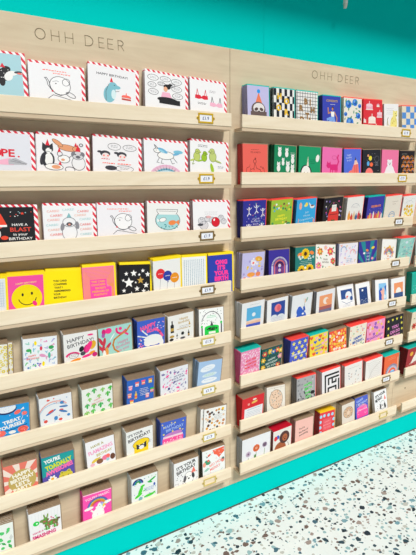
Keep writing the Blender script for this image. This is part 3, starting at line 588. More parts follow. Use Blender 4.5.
@design('cheetah', 'white card with yellow spotted cat', '#f4f2f2', 'white', '#c8c4c0')
def _(a):
    a.bars('#b9b9c4', 44, 20, 60, 4, 8, 1.4); a.E('#f4e68a', 66, 90, 24, 38, 6); a.E('#f4e68a', 76, 46, 16, 15); a.E('#f4e68a', 66, 33, 5); a.E('#f4e68a', 88, 34, 5); a.E('dgry', 80, 42, 2); a.E('dgry', 84, 52, 3); a.SC(['#d8b64a'], 'dot', 18, 2, 48, 62, 86, 108); a.L('#4a4038', 2.4, [(20, 98), (22, 70), (28, 60)]); a.L('#e8dcae', 4, [(40, 100), (26, 92), (24, 74)])
@design('checker', 'blue and cream checkerboard card', '#ecdfc6', 'red', '#e8dcc4')
def _(a):
    a.add([a.cl([(i*25, j*24), (i*25+25, j*24), (i*25+25, j*24+24), (i*25, j*24+24)]) for j in range(5) for i in range(4) if (i+j) % 2], '#5a92d8')
@design('coral', 'coral card with thin drawn circus figure', '#f0685c', 'kraft', '#c23a3c')
def _(a):
    a.T('#7a2a2a', 'ITS A PARTY', 52, 26, 5, 0, .01, 50); a.bars('#8a3a36', 50, 17, 36, 1, 4, 1.3)
    a.L('#6a2424', 1.4, [(48, 60), (44, 78), (30, 82), (22, 108)]); a.L('#6a2424', 1.4, [(48, 60), (56, 78), (70, 82), (78, 108)]); a.EO('#6a2424', 48, 55, 6, 6, 1.3); a.ST('#6a2424', 50, 46, 4); a.R('#6a2424', 38, 92, 62, 95); a.L('#6a2424', 1.5, [(40, 95), (38, 112)]); a.L('#6a2424', 1.5, [(60, 95), (62, 112)]); a.SC(['#7a2a2a'], 'dot', 10, 1.5, 20, 60, 80, 100); a.L('#6a2424', 1.2, [(10, 108), (16, 76), (28, 72)]); a.L('#6a2424', 1.2, [(90, 108), (84, 76), (72, 72)])
@design('greencats', 'green card with many white cats', '#14875a', 'kraft', '#0c6244')
def _(a):
    for x, y, k in ((24, 44, 18), (56, 44, 17), (84, 66, 18), (40, 74, 14), (62, 96, 20), (20, 96, 18), (84, 106, 20)): a.cat('#f2f2ee', x, y-4, k*1.3)
    a.bars('#bfe0cc', 84, 24, 24, 2, 5, 1.6)
@design('greenuni', 'emerald card with white unicorn and leaf', '#149a68', 'kraft', '#0c7048')
def _(a):
    a.E('#1f1f24', 34, 88, 26, 26); a.E('#f4f2ee', 34, 90, 21, 25); a.P('#e8dcc8', (36, 66), (42, 32), (46, 66)); a.L('#2a6a50', 1.2, [(40, 50), (44, 48)]); a.E('#f4f2ee', 86, 38, 8, 13, 15); a.E('blk', 26, 88, 1.6); a.E('blk', 42, 88, 1.6); a.bars('#0c5c3e', 64, 44, 26, 3, 6, 1.4); a.arc('dgry', 1.4, 34, 96, 6, 20, 160)
@design('pinkcat', 'pink card with magenta strolling cat', '#f272b4', 'kraft', '#b0346c')
def _(a):
    a.L('#e0287c', 6, [(78, 66), (84, 50), (78, 36), (82, 26)]); a.P('#e0287c', (38, 62), (80, 60), (82, 84), (42, 82)); a.E('#e0287c', 34, 66, 11, 10); a.P('#e0287c', (24, 62), (26, 50), (34, 58)); a.P('#e0287c', (36, 58), (42, 50), (44, 62))
    for x in (44, 54, 68, 78): a.L('#e0287c', 5, [(x, 80), (x-4+x % 7, 104)])
    a.EO('#d0287a', 62, 36, 12, 7, 1); a.L('#b01a60', 1, [(20, 68), (28, 67)])
@design('peri', 'periwinkle card with coral pencil and white script', '#5470dc', 'red')
def _(a):
    a.TL('#d8e2fa', ['Happy', 'Birthday', 'to you'], 30, 24, 7, 11, -8, .0, 42); a.P('#f27a72', (42, 96), (58, 64), (84, 60), (92, 110), (42, 116)); a.P('#f4c8b8', (58, 66), (68, 34), (84, 62)); a.P('#4a3a3a', (64, 46), (68, 32), (74, 48)); a.R('#e05a5a', 62, 66, 66, 114); a.R('#e05a5a', 74, 64, 78, 114); a.E('#f27a72', 44, 110, 22, 22)
@design('fruits', 'black card with coloured planets', '#23242c', 'kraft', '#15161c')
def _(a):
    a.E('#f4e02a', 42, 32, 9); a.E('#5aaee8', 30, 52, 7, 9); a.E('#ff6f42', 48, 56, 9, 8); a.E('#ff7f78', 36, 92, 22, 24); a.E('#7a4fc0', 74, 108, 12, 12); a.E('#e8a078', 30, 22, 5); a.SC(['#b9b9c4', '#8a8a96'], 'dot', 26, 1.2, 8, 8, 94, 100); a.EO('gry', 78, 36, 12, 12, .8); a.bars('#9a9aa6', 78, 50, 20, 3, 5, 1.2)
@design('pinkbear', 'pink card with fluffy white bear', '#f27aa6', 'kraft', '#c24a7c')
def _(a):
    a.E('#f2eef2', 50, 92, 28, 34); a.E('#f2eef2', 48, 54, 15, 15); a.E('#f2eef2', 38, 42, 5); a.E('#f2eef2', 58, 42, 5); a.E('dgry', 44, 52, 2); a.E('dgry', 53, 52, 2); a.E('#4a3a3a', 49, 58, 3, 2); a.P('#f2eef2', (22, 84), (10, 104), (26, 100)); a.P('#f2eef2', (76, 80), (92, 100), (76, 100)); a.E('#f7b6d0', 48, 100, 12, 8)
@design('rainbows', 'black card of small golden rainbows', '#221c22', 'kraft', '#141016')
def _(a):
    for j in range(5):
        for i in range(3): a.rainbow(['#f0a23c', '#e85a4a', '#d8c8a0', '#8a4a9a'], 3.2, 24+i*28+(j % 2)*10, 34+j*18, 12)
    a.bars('#8a8a80', 30, 12, 40, 2, 5, 1.4)
@design('indigodance', 'indigo card with white dancing figures', '#2f3196', 'red', '#26287c')
def _(a):
    for x, y in ((26, 38), (58, 32), (86, 44), (26, 98), (82, 98)):
        a.E('#e8e6f2', x, y-12, 3.4); a.L('#e8e6f2', 3.2, [(x, y-8), (x, y+6), (x-7, y+16)]); a.L('#e8e6f2', 3, [(x, y+6), (x+8, y+13)]); a.L('#e8e6f2', 2.4, [(x-10, y-10), (x, y-4), (x+10, y-12)])
    a.SC(['#b8a8e8', '#e07a6a', '#58c0c8', '#e8e6f2'], 'dot', 34, 1.7, 12, 8, 96, 100); a.TL('#c8c4ee', ['LET THE', 'BIRTHDAY', 'BEGIN'], 56, 66, 6, 9.5, 0, .0, 44)
@design('lime', 'lime green card with tiny party creatures', '#a4c83c', 'red', '#5c7a2c')
def _(a):
    a.SC(['#f2f0e6', '#3f9a5a', '#e07a4a', '#58b0d8', '#7a5a3a', '#f4e04a'], 'dot', 16, 4.2, 10, 14, 92, 44); a.TL('#f4ee3a', ['HAPPY', 'BIRTHDAY'], 50, 60, 8, 12, 0, .04, 60); a.SC(['#f2f0e6', '#3f9a5a', '#7a5a3a', '#f4e04a'], 'dot', 12, 4.5, 10, 82, 92, 110); a.E('#2f8f62', 84, 96, 9); a.E('#2f8f62', 14, 26, 5)
@design('skyblue', 'sky blue card with white bird and script', '#35aae6', 'red', '#223a5c')
def _(a):
    a.E('#f4f2f0', 80, 32, 12, 7); a.P('#f4f2f0', (68, 30), (60, 14), (74, 26)); a.E('#7a4a4a', 80, 28, 8, 3); a.E('#f7e04a', 50, 22, 7, 8); a.E('#f2b09a', 20, 26, 7, 14); a.E('#f7f08a', 44, 26, 5); a.TL('#c8ecf8', ['Just', 'Wishes', 'Congratulations', 'to you'], 54, 52, 8, 13.5, -4, .0, 70); a.L('#f2a08a', 3, [(12, 106), (14, 76)]); a.E('#f2a08a', 92, 92, 3, 12)
@design('loveletter', 'black card with red post box and letter', '#221e24', 'kraft', '#1a161c')
def _(a):
    a.P('#e23c34', (26, 104), (28, 62), (36, 46), (76, 46), (82, 62), (82, 112), (26, 112)); a.E('#e23c34', 55, 50, 23, 14); a.R('#f2ede6', 44, 28, 68, 54); a.R('gry', 48, 36, 64, 37.4); a.L('#5a1414', 2, [(34, 66), (76, 66)]); a.heart and a.add([a.cl(a.heart(54, 94, 11))], '#4a5a2a')
    a.arc('#6a5a4a', 1.8, 54, 62, 36, 190, 350, 44); a.SC(['#e05a9a', '#b8a8d8', '#6a4fae', '#e8e2da'], 'dot', 16, 3.2, 6, 10, 96, 104, (24, 24, 84, 112))
@design('whitepart', 'white card with row of party animals', '#f2eeea', 'red', '#c8c2be')
def _(a):
    a.arc('#b8b8c0', 2, 52, 60, 30, 210, 330, 30); a.bars('#c0bcc0', 52, 40, 40, 2, 6, 1.6)
    for c, x, h in (('#f0a03c', 18, 38), ('#d84a3c', 34, 26), ('#e8c8a0', 48, 34), ('#3f6a9a', 62, 24), ('#d83a4c', 78, 34), ('#8a5a3a', 88, 22)): a.E(c, x, 104-h*.5, 8, h*.5); a.hat(c, x, 104-h, 7, 9)
@design('indigopart', 'indigo card with colourful crowd and orange heading', '#3d3aa6', 'teal', '#2b2a80')
def _(a):
    a.T('#f08a3c', 'CELEBRATE', 52, 40, 8, 0, .04, 70)
    for i in range(9): a.E(['#f27a3c', '#f2c04a', '#e85a8a', '#f2e6d8', '#d84a3c'][i % 5], 12+i*10, 92-(i*37 % 14), 4.5, 18)
    a.SC(['#7a70d8', '#9a8ae8'], 'leaf', 16, 3.4, 10, 48, 92, 74)
@design('creamcake', 'cream card with pale blue cake', '#ece2d4', 'red', '#d8ccbc')
def _(a):
    a.bars('#9a8a7a', 62, 24, 40, 1, 6, 1.5); a.bars('#9a8a7a', 58, 34, 24, 1, 6, 1.4); a.EO('#6aa4d8', 50, 84, 18, 9, 2.4); a.R('#9cc4e8', 34, 84, 66, 98); a.arc('#6aa4d8', 2.4, 50, 82, 18, 180, 360, 16); a.E('#ece2d4', 50, 84, 10, 4)
@design('whiteyellow', 'white card with cluster of yellow cartoon animals', '#f4f2ee', 'red')
def _(a):
    a.SC(['#f2c81e', '#f4d84a', '#e8b01e'], 'dot', 14, 8, 20, 52, 84, 108); a.SC(['#8a8a96', '#5a5a66'], 'dot', 10, 1.6, 24, 50, 80, 104); a.arc('#c0c0c8', 1.6, 50, 46, 30, 200, 340, 22); a.SC(['#b8c8d8', '#c8c8c8'], 'leaf', 12, 3.4, 12, 10, 90, 46)
@design('lilac', 'lilac card with orange toadstools and flowers', '#c9c4ee', 'kraft', '#a9a6cc')
def _(a):
    a.E('#f0b040', 74, 26, 17, 10, 10); a.E('#f4a24a', 42, 84, 18, 9); a.E('#ee7a4a', 14, 100, 10, 8); a.E('#ee8a5a', 74, 84, 11, 9); a.FL('#f6f2f8', 'coral', 50, 40, 12, 7); a.SC(['#f6f2f8', '#a99ad8', '#f4d878'], 'flower', 22, 4.6, 8, 22, 92, 110, (30, 74, 84, 94)); a.E('#f4c83a', 26, 54, 5, 4); a.E('#f4c83a', 78, 54, 6, 4)
@design('arch', 'indigo card with pale rainbow arch', '#3b2f98', 'kraft', '#2f2780')
def _(a):
    a.rainbow(['#d8d4ea', '#8a6ab8', '#d8707a', '#4a3a9a', '#8a3a6a'], 6, 52, 66, 36); 
    for i, c in enumerate(['#d8d4ea', '#8a6ab8', '#d8707a', '#4a3a9a', '#8a3a6a']): a.R(c, 16+i*6-3, 66, 16+i*6+3, 106); a.R(c, 88-i*6-3, 66, 88-i*6+3, 106)
    a.E('#c8c4e0', 52, 62, 7); a.E('#d8b8d0', 52, 80, 7); a.E('#8fc88a', 20, 106, 10, 5); a.E('#8fc88a', 86, 102, 10, 5)
@design('sunflowers', 'teal card with three sunflowers', '#1f7a74', 'kraft', '#0f4a4c')
def _(a):
    for x, y, r in ((50, 26, 20), (32, 90, 20), (72, 86, 20)): a.FL('#ffd21e', '#4a2c1a', x, y, r, 11)
    a.E('#f4863c', 22, 28, 11, 7, -20); a.E('#f4863c', 82, 24, 11, 7, 20); a.SC(['#dcece6'], 'flower', 8, 5, 14, 36, 90, 46, (38, 10, 62, 48)); a.bars('#c8dcd4', 52, 54, 62, 3, 7, 1.5); a.E('#e8f0e8', 50, 80, 5)
@design('floralwhite', 'white card bordered with red and pink flowers', '#f1efe8', 'kraft', '#b8b4ae')
def _(a):
    for c, x, y, r in (('#f28a3c', 22, 26, 15), ('#e8525a', 74, 26, 16), ('#f27aa0', 16, 78, 14), ('#e84a4a', 88, 62, 13), ('#f4b0c0', 50, 12, 9), ('#f28a3c', 84, 96, 12), ('#b8a0d8', 28, 104, 10), ('#f4c83a', 70, 90, 8)): a.FL(c, '#f4d060', x, y, r, 7)
    a.SC(['#1f7a4a', '#3a9a5a'], 'leaf', 16, 7, 6, 8, 94, 108, (30, 44, 70, 80)); a.TL('#6a5a50', ['happy', 'birthday'], 50, 54, 7, 11, 0, .0, 38)
@design('pastel', 'white card with pale pastel mermaids', '#ece8f0', 'kraft', '#8f96c0')
def _(a):
    a.SC(['#f2b8c8', '#b8d4ec', '#e8c8a0', '#c8b8e8', '#f2a89a'], 'curl', 22, 7, 8, 8, 94, 110); a.bars('#b8a0b8', 56, 60, 40, 3, 7, 1.6); a.arc('#9ab8e0', 4, 24, 26, 14, 160, 360); a.arc('#f2a8b8', 4, 74, 40, 14, 180, 380)
@design('tealstripes', 'indigo card with teal rays and fish', '#3a3296', 'kraft', '#1f5a6a')
def _(a):
    for i in range(6):
        t = math.radians(-165+i*27); t2 = t+.2; a.P('#1f8a96', (52, 110), (52+150*math.cos(t), 110+150*math.sin(t)), (52+150*math.cos(t2), 110+150*math.sin(t2)))
    a.E('#f08a4a', 46, 36, 8, 5, 20); a.E('#f4d03a', 78, 28, 9, 5, -15); a.E('#f2eef0', 30, 46, 6, 4); a.E('#f2a0b0', 76, 70, 7, 5); a.TL('#d8dcf0', ['YOU', 'ARE', 'FAB'], 52, 48, 7, 12, 0, .0, 30); a.E('#ff6a2a', 14, 108, 24, 15); a.E('#3a3a2a', 60, 112, 20, 14); a.R('#ff6a2a', 0, 112, 100, 134)
@design('rainbowwhite', 'white card with pastel rainbow of flowers', '#f4f2ee', 'kraft', '#d0ccc6')
def _(a):
    a.rainbow(['#f4c06a', '#f29a8a', '#c8a8d8', '#a8d0c8'], 6, 50, 70, 32); a.SC(['#f2a86a', '#b8a0d8', '#f4d070'], 'flower', 14, 5, 14, 36, 88, 84); a.E('#f2905a', 50, 98, 11, 8); a.E('#f4c060', 54, 36, 8); a.SC(['#9ac0b0'], 'leaf', 8, 4, 16, 80, 86, 104)
@design('mintbirthday', 'mint card of soft pink and blue marks', '#9fd6cc', 'red')
def _(a):
    a.SC(['#e89aa8', '#6ab0c8', '#d8e8e0', '#f2c0b0', '#5a9aa8'], 'curl', 26, 6, 8, 10, 94, 110); a.bars('#4a8a90', 50, 56, 50, 4, 7, 1.6); a.E('#d8e8f0', 46, 20, 10, 6)
def framed(a, c, x0=20, y0=16, x1=84, y1=100): a.R(c, x0, y0, x1, y1)
@design('beach', 'white card with sun over blue sea print', '#f0f0f2', 'kraft', '#c8cad0')
def _(a): a.bars('#b0b0b8', 54, 11, 50, 1, 4, 1.4); framed(a, '#5ab4e4', 22, 22, 86, 104); a.R('#f0c0a4', 22, 74, 86, 90); a.R('#3f5ac8', 22, 88, 86, 104); a.E('#e8f0f4', 54, 52, 8); a.P('#f4d8c8', (22, 76), (60, 70), (86, 74), (86, 78), (22, 80))
@design('redmoon', 'white card with red moon on navy print', '#f0f0f2', 'kraft', '#c8cad0')
def _(a): framed(a, '#27479c', 20, 14, 86, 96); a.E('#f0808a', 52, 40, 16); a.E('#e0606e', 56, 40, 8, 12); a.R('#dfe3ea', 20, 74, 86, 100); a.E('#dfe3ea', 34, 72, 14, 7); a.E('#dfe3ea', 66, 74, 16, 7); a.bars('#b0bac8', 53, 78, 60, 4, 6, 1.4)
@design('bluehand', 'white card with blue seated figure holding flower', '#eceef2', 'kraft', '#b8bcc4')
def _(a): a.E('#2f62cc', 52, 98, 26, 26); a.E('#2f62cc', 42, 72, 16, 18, -15); a.E('#2f62cc', 40, 58, 9, 8); a.L('#2f62cc', 9, [(54, 76), (66, 68), (62, 56)]); a.L('#5a8a6a', 1.6, [(62, 56), (66, 34)]); a.E('#f2c0a0', 66, 30, 6, 8); a.E('#e8e8e8', 60, 26, 4, 9, -20); a.E('#9ac0b0', 74, 26, 4, 10, 20); a.E('wht', 60, 84, 6, 4)
@design('orangesun', 'white card with pale sun over orange sea print', '#ecebee', 'kraft', '#9a9ca6')
def _(a): framed(a, '#f2a070', 16, 20, 86, 104); a.E('#f4e6da', 52, 46, 15); a.E('#f2a070', 60, 48, 8, 10); a.R('#b0605c', 16, 68, 86, 84); a.R('#6a6a8a', 16, 82, 86, 104); a.bars('#8a8aa4', 51, 86, 60, 3, 6, 1.6)
@design('moonarch', 'white card with arched navy night print', '#f2f2f4', 'kraft')
def _(a): framed(a, '#2c5090', 20, 20, 90, 62); a.E('#e8eef4', 66, 50, 20); a.R('#f2f2f4', 20, 62, 90, 100); a.E('#e8604a', 58, 56, 7); a.E('#dfe6ee', 70, 62, 14, 10); a.E('#2c5090', 82, 64, 9, 10); a.L('#2c5090', 1.6, [(22, 70), (50, 84), (88, 78)]); a.bars('#a8b4c4', 50, 88, 50, 2, 6, 1.4)
@design('navynight', 'white card with tall navy night sky print', '#f2f2f4', 'kraft')
def _(a): framed(a, '#20407e', 22, 24, 80, 108); a.E('#f4f4f0', 46, 38, 6); a.SC(['#7a96c0'], 'dot', 10, 1, 26, 30, 76, 74); [a.arc('#c8d2e0', 1.6, 36+i*15, 92+(i % 2)*8, 8, 180, 360) for i in range(4)]; a.bars('#8aa0c4', 51, 96, 46, 3, 5, 1.4)
@design('hands', 'white card with pink hands on blue print', '#f2f3f5', 'kraft', '#bcc0c6')
def _(a): framed(a, '#8ac4ee', 26, 20, 84, 108); a.P('#2a58b8', (26, 60), (44, 40), (60, 70), (50, 108), (26, 108)); a.P('#2a58b8', (70, 40), (84, 30), (84, 70)); a.P('#f2b6a6', (46, 96), (54, 50), (62, 42), (70, 60), (64, 108), (48, 108)); a.P('#f2b6a6', (38, 60), (54, 56), (50, 84)); a.E('#d8ecf6', 72, 92, 8, 12)
@design('sunset', 'white card with white sun in orange and navy print', '#f2f1f2', 'kraft', '#c4c4ca')
def _(a): framed(a, '#f29a68', 20, 24, 86, 104); a.R('#2c4c86', 20, 74, 86, 104); a.E('#f4f0ea', 53, 68, 20, 20); a.R('#2c4c86', 20, 74, 86, 104); a.bars('#6a86b4', 53, 80, 56, 3, 6, 1.3)
@design('pinkmum', 'pink card with white scrolls and coral lettering', '#f291bd', 'teal', '#d0387c')
def _(a):
    a.SC(['#fbeaf2'], 'curl', 44, 6, 6, 8, 96, 112, (26, 38, 78, 92)); a.SC(['#f7cfe0'], 'flower', 16, 5, 6, 8, 96, 112, (26, 38, 78, 92)); a.TL('#f0443c', ['YOU ARE', 'AN AMAZING', 'MUM TO BE'], 52, 48, 9, 17, -6, .04, 62)
@design('darkfloral', 'dark green card with bright flower border', '#17534f', 'kraft', '#10302c')
def _(a):
    for c, x, y in (('#e84a3a', 16, 24), ('#f4c02a', 42, 18), ('#e84a3a', 78, 18), ('#f4c02a', 10, 52), ('#f09ab8', 92, 50), ('#e8503a', 84, 88), ('#f4c02a', 10, 84), ('#2a6ac0', 58, 22), ('#f4c02a', 94, 24)): a.FL(c, '#f8e08a', x, y, 12, 6)
    a.TL('#cfe0d8', ['HAPPY', 'BIRTHDAY', 'TO YOU'], 52, 54, 8.5, 15, -6, .03, 58); a.SC(['#3a9a6a'], 'leaf', 12, 6, 6, 8, 94, 110, (24, 42, 78, 94))
@design('bluestars', 'blue card covered in yellow stars', '#4a5fd0', 'red', '#3a4a9c')
def _(a):
    a.GRID(['#f7e86a'], 3, 5, 'star', 12, 18, 18, 84, 112, True); a.T('wht', 'HAPPY BIRTHDAY', 52, 74, 8, -4, .04, 82)
@design('hearts', 'yellow card of red and blue hearts', '#f4d83c', 'teal', '#e0b8b0')
def _(a):
    a.SC(['#ee5a3a', '#f4b0c8', '#2f62cc', '#ee5a3a', '#f2b8c0'], 'heart', 24, 9, 8, 10, 94, 110, (28, 38, 72, 84)); a.TL('#2f62cc', ['HAPPY', 'BIRTHDAY'], 50, 54, 8, 14, -6, .03, 46)
@design('redflowers', 'orange-red card of small yellow flowers', '#f0503a', 'kraft', '#b8382c')
def _(a):
    a.SC(['#f8d84a', '#f9efe0', '#f4b04a'], 'flower', 46, 6.5, 5, 6, 95, 110, (34, 54, 68, 82)); a.TL('#f9e03a', ['THANK', 'YOU'], 50, 62, 9, 13, -6, .04, 34)
@design('dots', 'cream card with coloured confetti and blue lettering', '#f2ead8', 'red', '#d8ccb8')
def _(a):
    a.SC(['#4a86d0', '#f2c83a', '#ee6a4a', '#f29ab0', '#6ab07a'], 'dot', 32, 3.4, 6, 8, 94, 112, (24, 48, 82, 88)); a.TL('#2f5ab0', ['HAPPY', 'BIRTHDAY'], 52, 60, 11, 17, -6, .06, 62)
@design('pinkdots', 'pink card of yellow and purple flowers', '#f29ac8', 'red', '#b83a6a')
def _(a):
    a.SC(['#f7d43a', '#8a5ac8', '#ee5a6a', '#f9d0e0'], 'flower', 30, 6, 6, 8, 94, 112, (18, 58, 86, 76)); a.T('#8a3fae', 'CONGRATULATIONS', 52, 67, 9, -6, .03, 78)
@design('blackyou', 'black card with pink lettering and yellow stars', '#1c1a24', 'kraft', '#14121a')
def _(a):
    for x, y in ((14, 16), (38, 14), (62, 14), (86, 14), (14, 44), (90, 36), (14, 72), (92, 60), (92, 86), (14, 98)): a.ST('#e8dc4a', x, y, 7)
    a.TL('#e08ac8', ['YOU', 'CAN DO', 'ANYTHING'], 52, 44, 12, 19, -4, .04, 56)
@design('redwhite', 'red and white card with gold emblem', '#e0202c', 'kraft', '#c81420')
def _(a):
    a.R('#eef0f4', 12, 48, 96, 120); a.E('#f4c860', 56, 26, 14, 5, -10); a.E('#f4e6d8', 56, 14, 9, 4); a.bars('#8a9ab8', 54, 54, 74, 1, 6, 2.2); a.bars('#b8c0d0', 54, 66, 74, 6, 7, 1.8); a.E('#f4a8a0', 30, 30, 5)
@design('cream_lace', 'cream card with brown line-drawn oval wreath', '#e9e4da', 'kraft')
def _(a):
    a.R('#c8c0b2', 6, 6, 94, 8); a.E('#e6c8ae', 50, 58, 36, 42); a.EO('#6a5648', 50, 58, 36, 42, 1.6); a.SC(['#7a9aa4', '#8a6a5a', '#b88a6a'], 'curl', 24, 4.6, 22, 24, 78, 100); a.SC(['#8a7a6a'], 'dot', 12, 1.6, 10, 10, 90, 110)
@design('greygreen', 'grey patterned card with green lettering', '#a8a9ac', 'red', '#7c7d82')
def _(a):
    a.SC(['#8a8c90', '#c0c2c4'], 'sq', 40, 4, 6, 8, 94, 112); a.SC(['#2a2a30'], 'leaf', 10, 8, 8, 66, 94, 96); a.TL('#3fd04a', ['HAPPY', 'BIRTH', 'DAY', 'YOU'], 60, 34, 10, 18, -6, .04, 52); a.E('#202024', 84, 74, 12, 8)
@design('mazeblack', 'white card with bold black geometric maze', '#eceaec', 'red', '#c4c4c8')
def _(a):
    a.L('#1a1a1e', 8, [(18, 106), (18, 20), (92, 20)]); a.L('#1a1a1e', 8, [(36, 62), (36, 36), (92, 36)]); a.L('#1a1a1e', 8, [(92, 50), (92, 106), (34, 106), (34, 78), (76, 78), (76, 92)]); a.L('#1a1a1e', 8, [(56, 36), (56, 58), (76, 58), (76, 48)])
@design('hatch', 'white card with small diamond pattern', '#ebe8e4', 'red', '#c4bcb4')
def _(a):
    a.SC(['#a8b4b4', '#c8a89a', '#8a9aa4', '#d8c0a8'], 'leaf', 18, 6, 16, 28, 88, 104); a.bars('#b0aca8', 50, 16, 60, 1, 5, 1.4)
@design('whitelines', 'white card of fine wavy grey lines', '#efece8', 'red', '#b8b0a8')
def _(a):
    for i in range(11):
        a.L('#c4beb8', 1.1, [(8+i*3, 10+i*9), (30, 14+i*9), (50, 10+i*8.5), (72, 15+i*9), (92, 10+i*9)])
    a.L('#a8a29c', 1.4, [(12, 100), (40, 50), (88, 20)])
@design('orangerain', 'orange card with pale arch and blue hill', '#f26a3a', 'teal', '#d83a28')
def _(a):
    a.rainbow(['#b8b4d0', '#c8c4dc'], 9, 56, 92, 40, 180, 370); a.R('#b8b4d0', 11, 92, 29, 118); a.E('#3f8fe0', 58, 88, 17, 10); a.E('#9ad0f4', 58, 82, 12, 5); a.E('#2a4a3a', 66, 96, 6, 5); a.bars('#f4b08a', 50, 14, 56, 2, 7, 1.6); a.R('#f2a88a', 88, 20, 95, 112)
@design('threeflowers', 'wide white card with three gerbera flowers', '#eceef2', 'kraft', '#9aa0a6')
def _(a):
    a.FL('#e8703a', '#f0a080', 50, 40, 12, 12); a.FL('#c8b6cc', '#7a5a7a', 22, 52, 9, 12); a.FL('#c4b4cc', '#9a7a9a', 80, 38, 9, 12); a.L('#6a9a4a', 1.6, [(50, 54), (48, 84)]); a.L('#6a9a4a', 1.4, [(22, 64), (22, 84)]); a.L('#6a9a4a', 1.4, [(80, 50), (78, 84)]); a.E('#5a8a4a', 46, 66, 4, 6); a.bars('#b0b4bc', 50, 74, 40, 1, 5, 1.2)
@design('redbear', 'white card with brown lion portrait', '#ece8e2', 'crimson', '#a81420')
def _(a):
    a.E('#a85a34', 40, 96, 32, 34); a.E('#54302a', 62, 44, 28, 31); a.E('#b86438', 64, 46, 14, 18); a.E('#54302a', 58, 44, 3); a.E('#54302a', 70, 44, 3); a.E('#4a2620', 64, 54, 5, 3.5); a.E('#2f62c8', 26, 34, 8, 10); a.E('#e8323c', 14, 38, 9, 12); a.L('#3a3a3a', 2, [(88, 100), (82, 76)])
@design('pinktext', 'plain pale pink card with short grey lettering', '#f2bfb4', 'kraft', '#b8948a')
def _(a):
    a.T('#5a4440', "You're", 36, 40, 8, -10, .02, 34); a.T('#5a4440', 'the best of', 46, 54, 8, -10, .02, 56); a.T('#5a4440', 'everything', 46, 68, 8, -10, .02, 54)
@design('redblue', 'red card bordered with pale blue spots', '#e63c46', 'gold', '#a8323c')
def _(a):
    for x, y in ((8, 20), (30, 18), (58, 20), (84, 20), (6, 48), (94, 48), (6, 76), (94, 78), (10, 104), (34, 110), (62, 108), (86, 106)): a.E('#a4d4f0', x, y, 8.5, 8.5)
    a.R('#e85a68', 22, 36, 80, 98); a.TL('#f29aa0', ['HAPPY', 'BIRTHDAY', 'TO YOU'], 51, 52, 8, 16, -4, .02, 50)
@design('lace2', 'cream card with brown line-drawn round wreath', '#e4dbd0', 'kraft', '#c4b8a8')
def _(a):
    a.E('#dcb898', 50, 56, 38, 34); a.EO('#7a5a44', 50, 56, 38, 34, 1.8); a.SC(['#5a4a44', '#b0704a', '#8a9aa0'], 'curl', 20, 5, 22, 30, 78, 84); a.E('#e8cdb4', 50, 58, 12, 14)
@design('bluecandle', 'blue card with stacked pink cake', '#4a62cc', 'kraft')
def _(a):
    a.T('#b8ccf4', 'HAPPY', 38, 20, 12, -8, .02, 54); a.T('#b8ccf4', 'BIRTHDAY', 56, 36, 12, -8, .02, 72); a.E('#d88ac8', 52, 58, 32, 12, -6); a.R('#ff5fae', 14, 58, 92, 74); a.R('#f7b0d2', 14, 73, 92, 78); a.R('#ff4fa4', 10, 78, 96, 118); a.SC(['#f9d8e8'], 'oval', 14, 3, 16, 62, 90, 104); a.SC(['#f4e04a'], 'dot', 8, 2.6, 6, 8, 94, 50, (16, 12, 90, 44))
@design('itsyour', "white IT'S YOUR BIRTHDAY card with sketched dog", '#eef0f2', 'kraft')
def _(a):
    a.T('blk', "IT'S YOUR", 50, 24, 14, -12, .05, 80); a.T('blk', 'BIRTHDAY', 36, 48, 14, -14, .05, 58); a.hat('#f08a80', 84, 58, 18, 26); a.EO('dgry', 62, 86, 20, 24, 1.6); a.E('#3a3a40', 80, 92, 7, 16, -10); a.E('#4a4a50', 46, 92, 6, 14, 10); a.SC(['dgry'], 'leaf', 14, 4, 8, 62, 92, 112); a.E('blk', 62, 88, 4, 3)
@design('greycard', 'grey-green patterned card', '#a4b4ae', 'kraft', '#8a9894')
def _(a): a.SC(['#c4d0cc', '#7a8a86'], 'leaf', 30, 5, 6, 8, 94, 112)
@design('tealcard', 'teal card with dark figure', '#1fae9c', 'teal', '#12998a')
def _(a): a.E('#5a3a4a', 66, 66, 26, 34); a.E('#f0b0a0', 66, 44, 12, 12); a.E('#3a2a34', 66, 36, 16, 9); a.SC(['#8ae0d0'], 'dot', 16, 2, 6, 8, 94, 110, (36, 24, 96, 104))
@design('creamteal', 'cream card with red poppy and blue flower', '#ecdcc2', 'teal', '#c8b496')
def _(a): a.FL('#d8402f', '#7a1a14', 26, 72, 16, 6); a.FL('#3f6ac0', '#f2c84a', 62, 50, 16, 6); a.FL('#e8a03a', '#8a4a1a', 80, 88, 14, 6); a.SC(['#4a8a5a'], 'leaf', 8, 6, 10, 20, 90, 110, (16, 36, 92, 100))
@design('darkred', 'dark red card with white hare and golden moon', '#a8242c', 'teal', '#7c141c')
def _(a): a.E('#f0b43a', 30, 30, 11); a.P('#f4ece4', (34, 84), (46, 52), (62, 34), (84, 50), (96, 84), (70, 74)); a.E('#f4ece4', 64, 30, 5, 14, 20); a.SC(['#f4d8c8'], 'leaf', 26, 4.5, 12, 74, 96, 112)

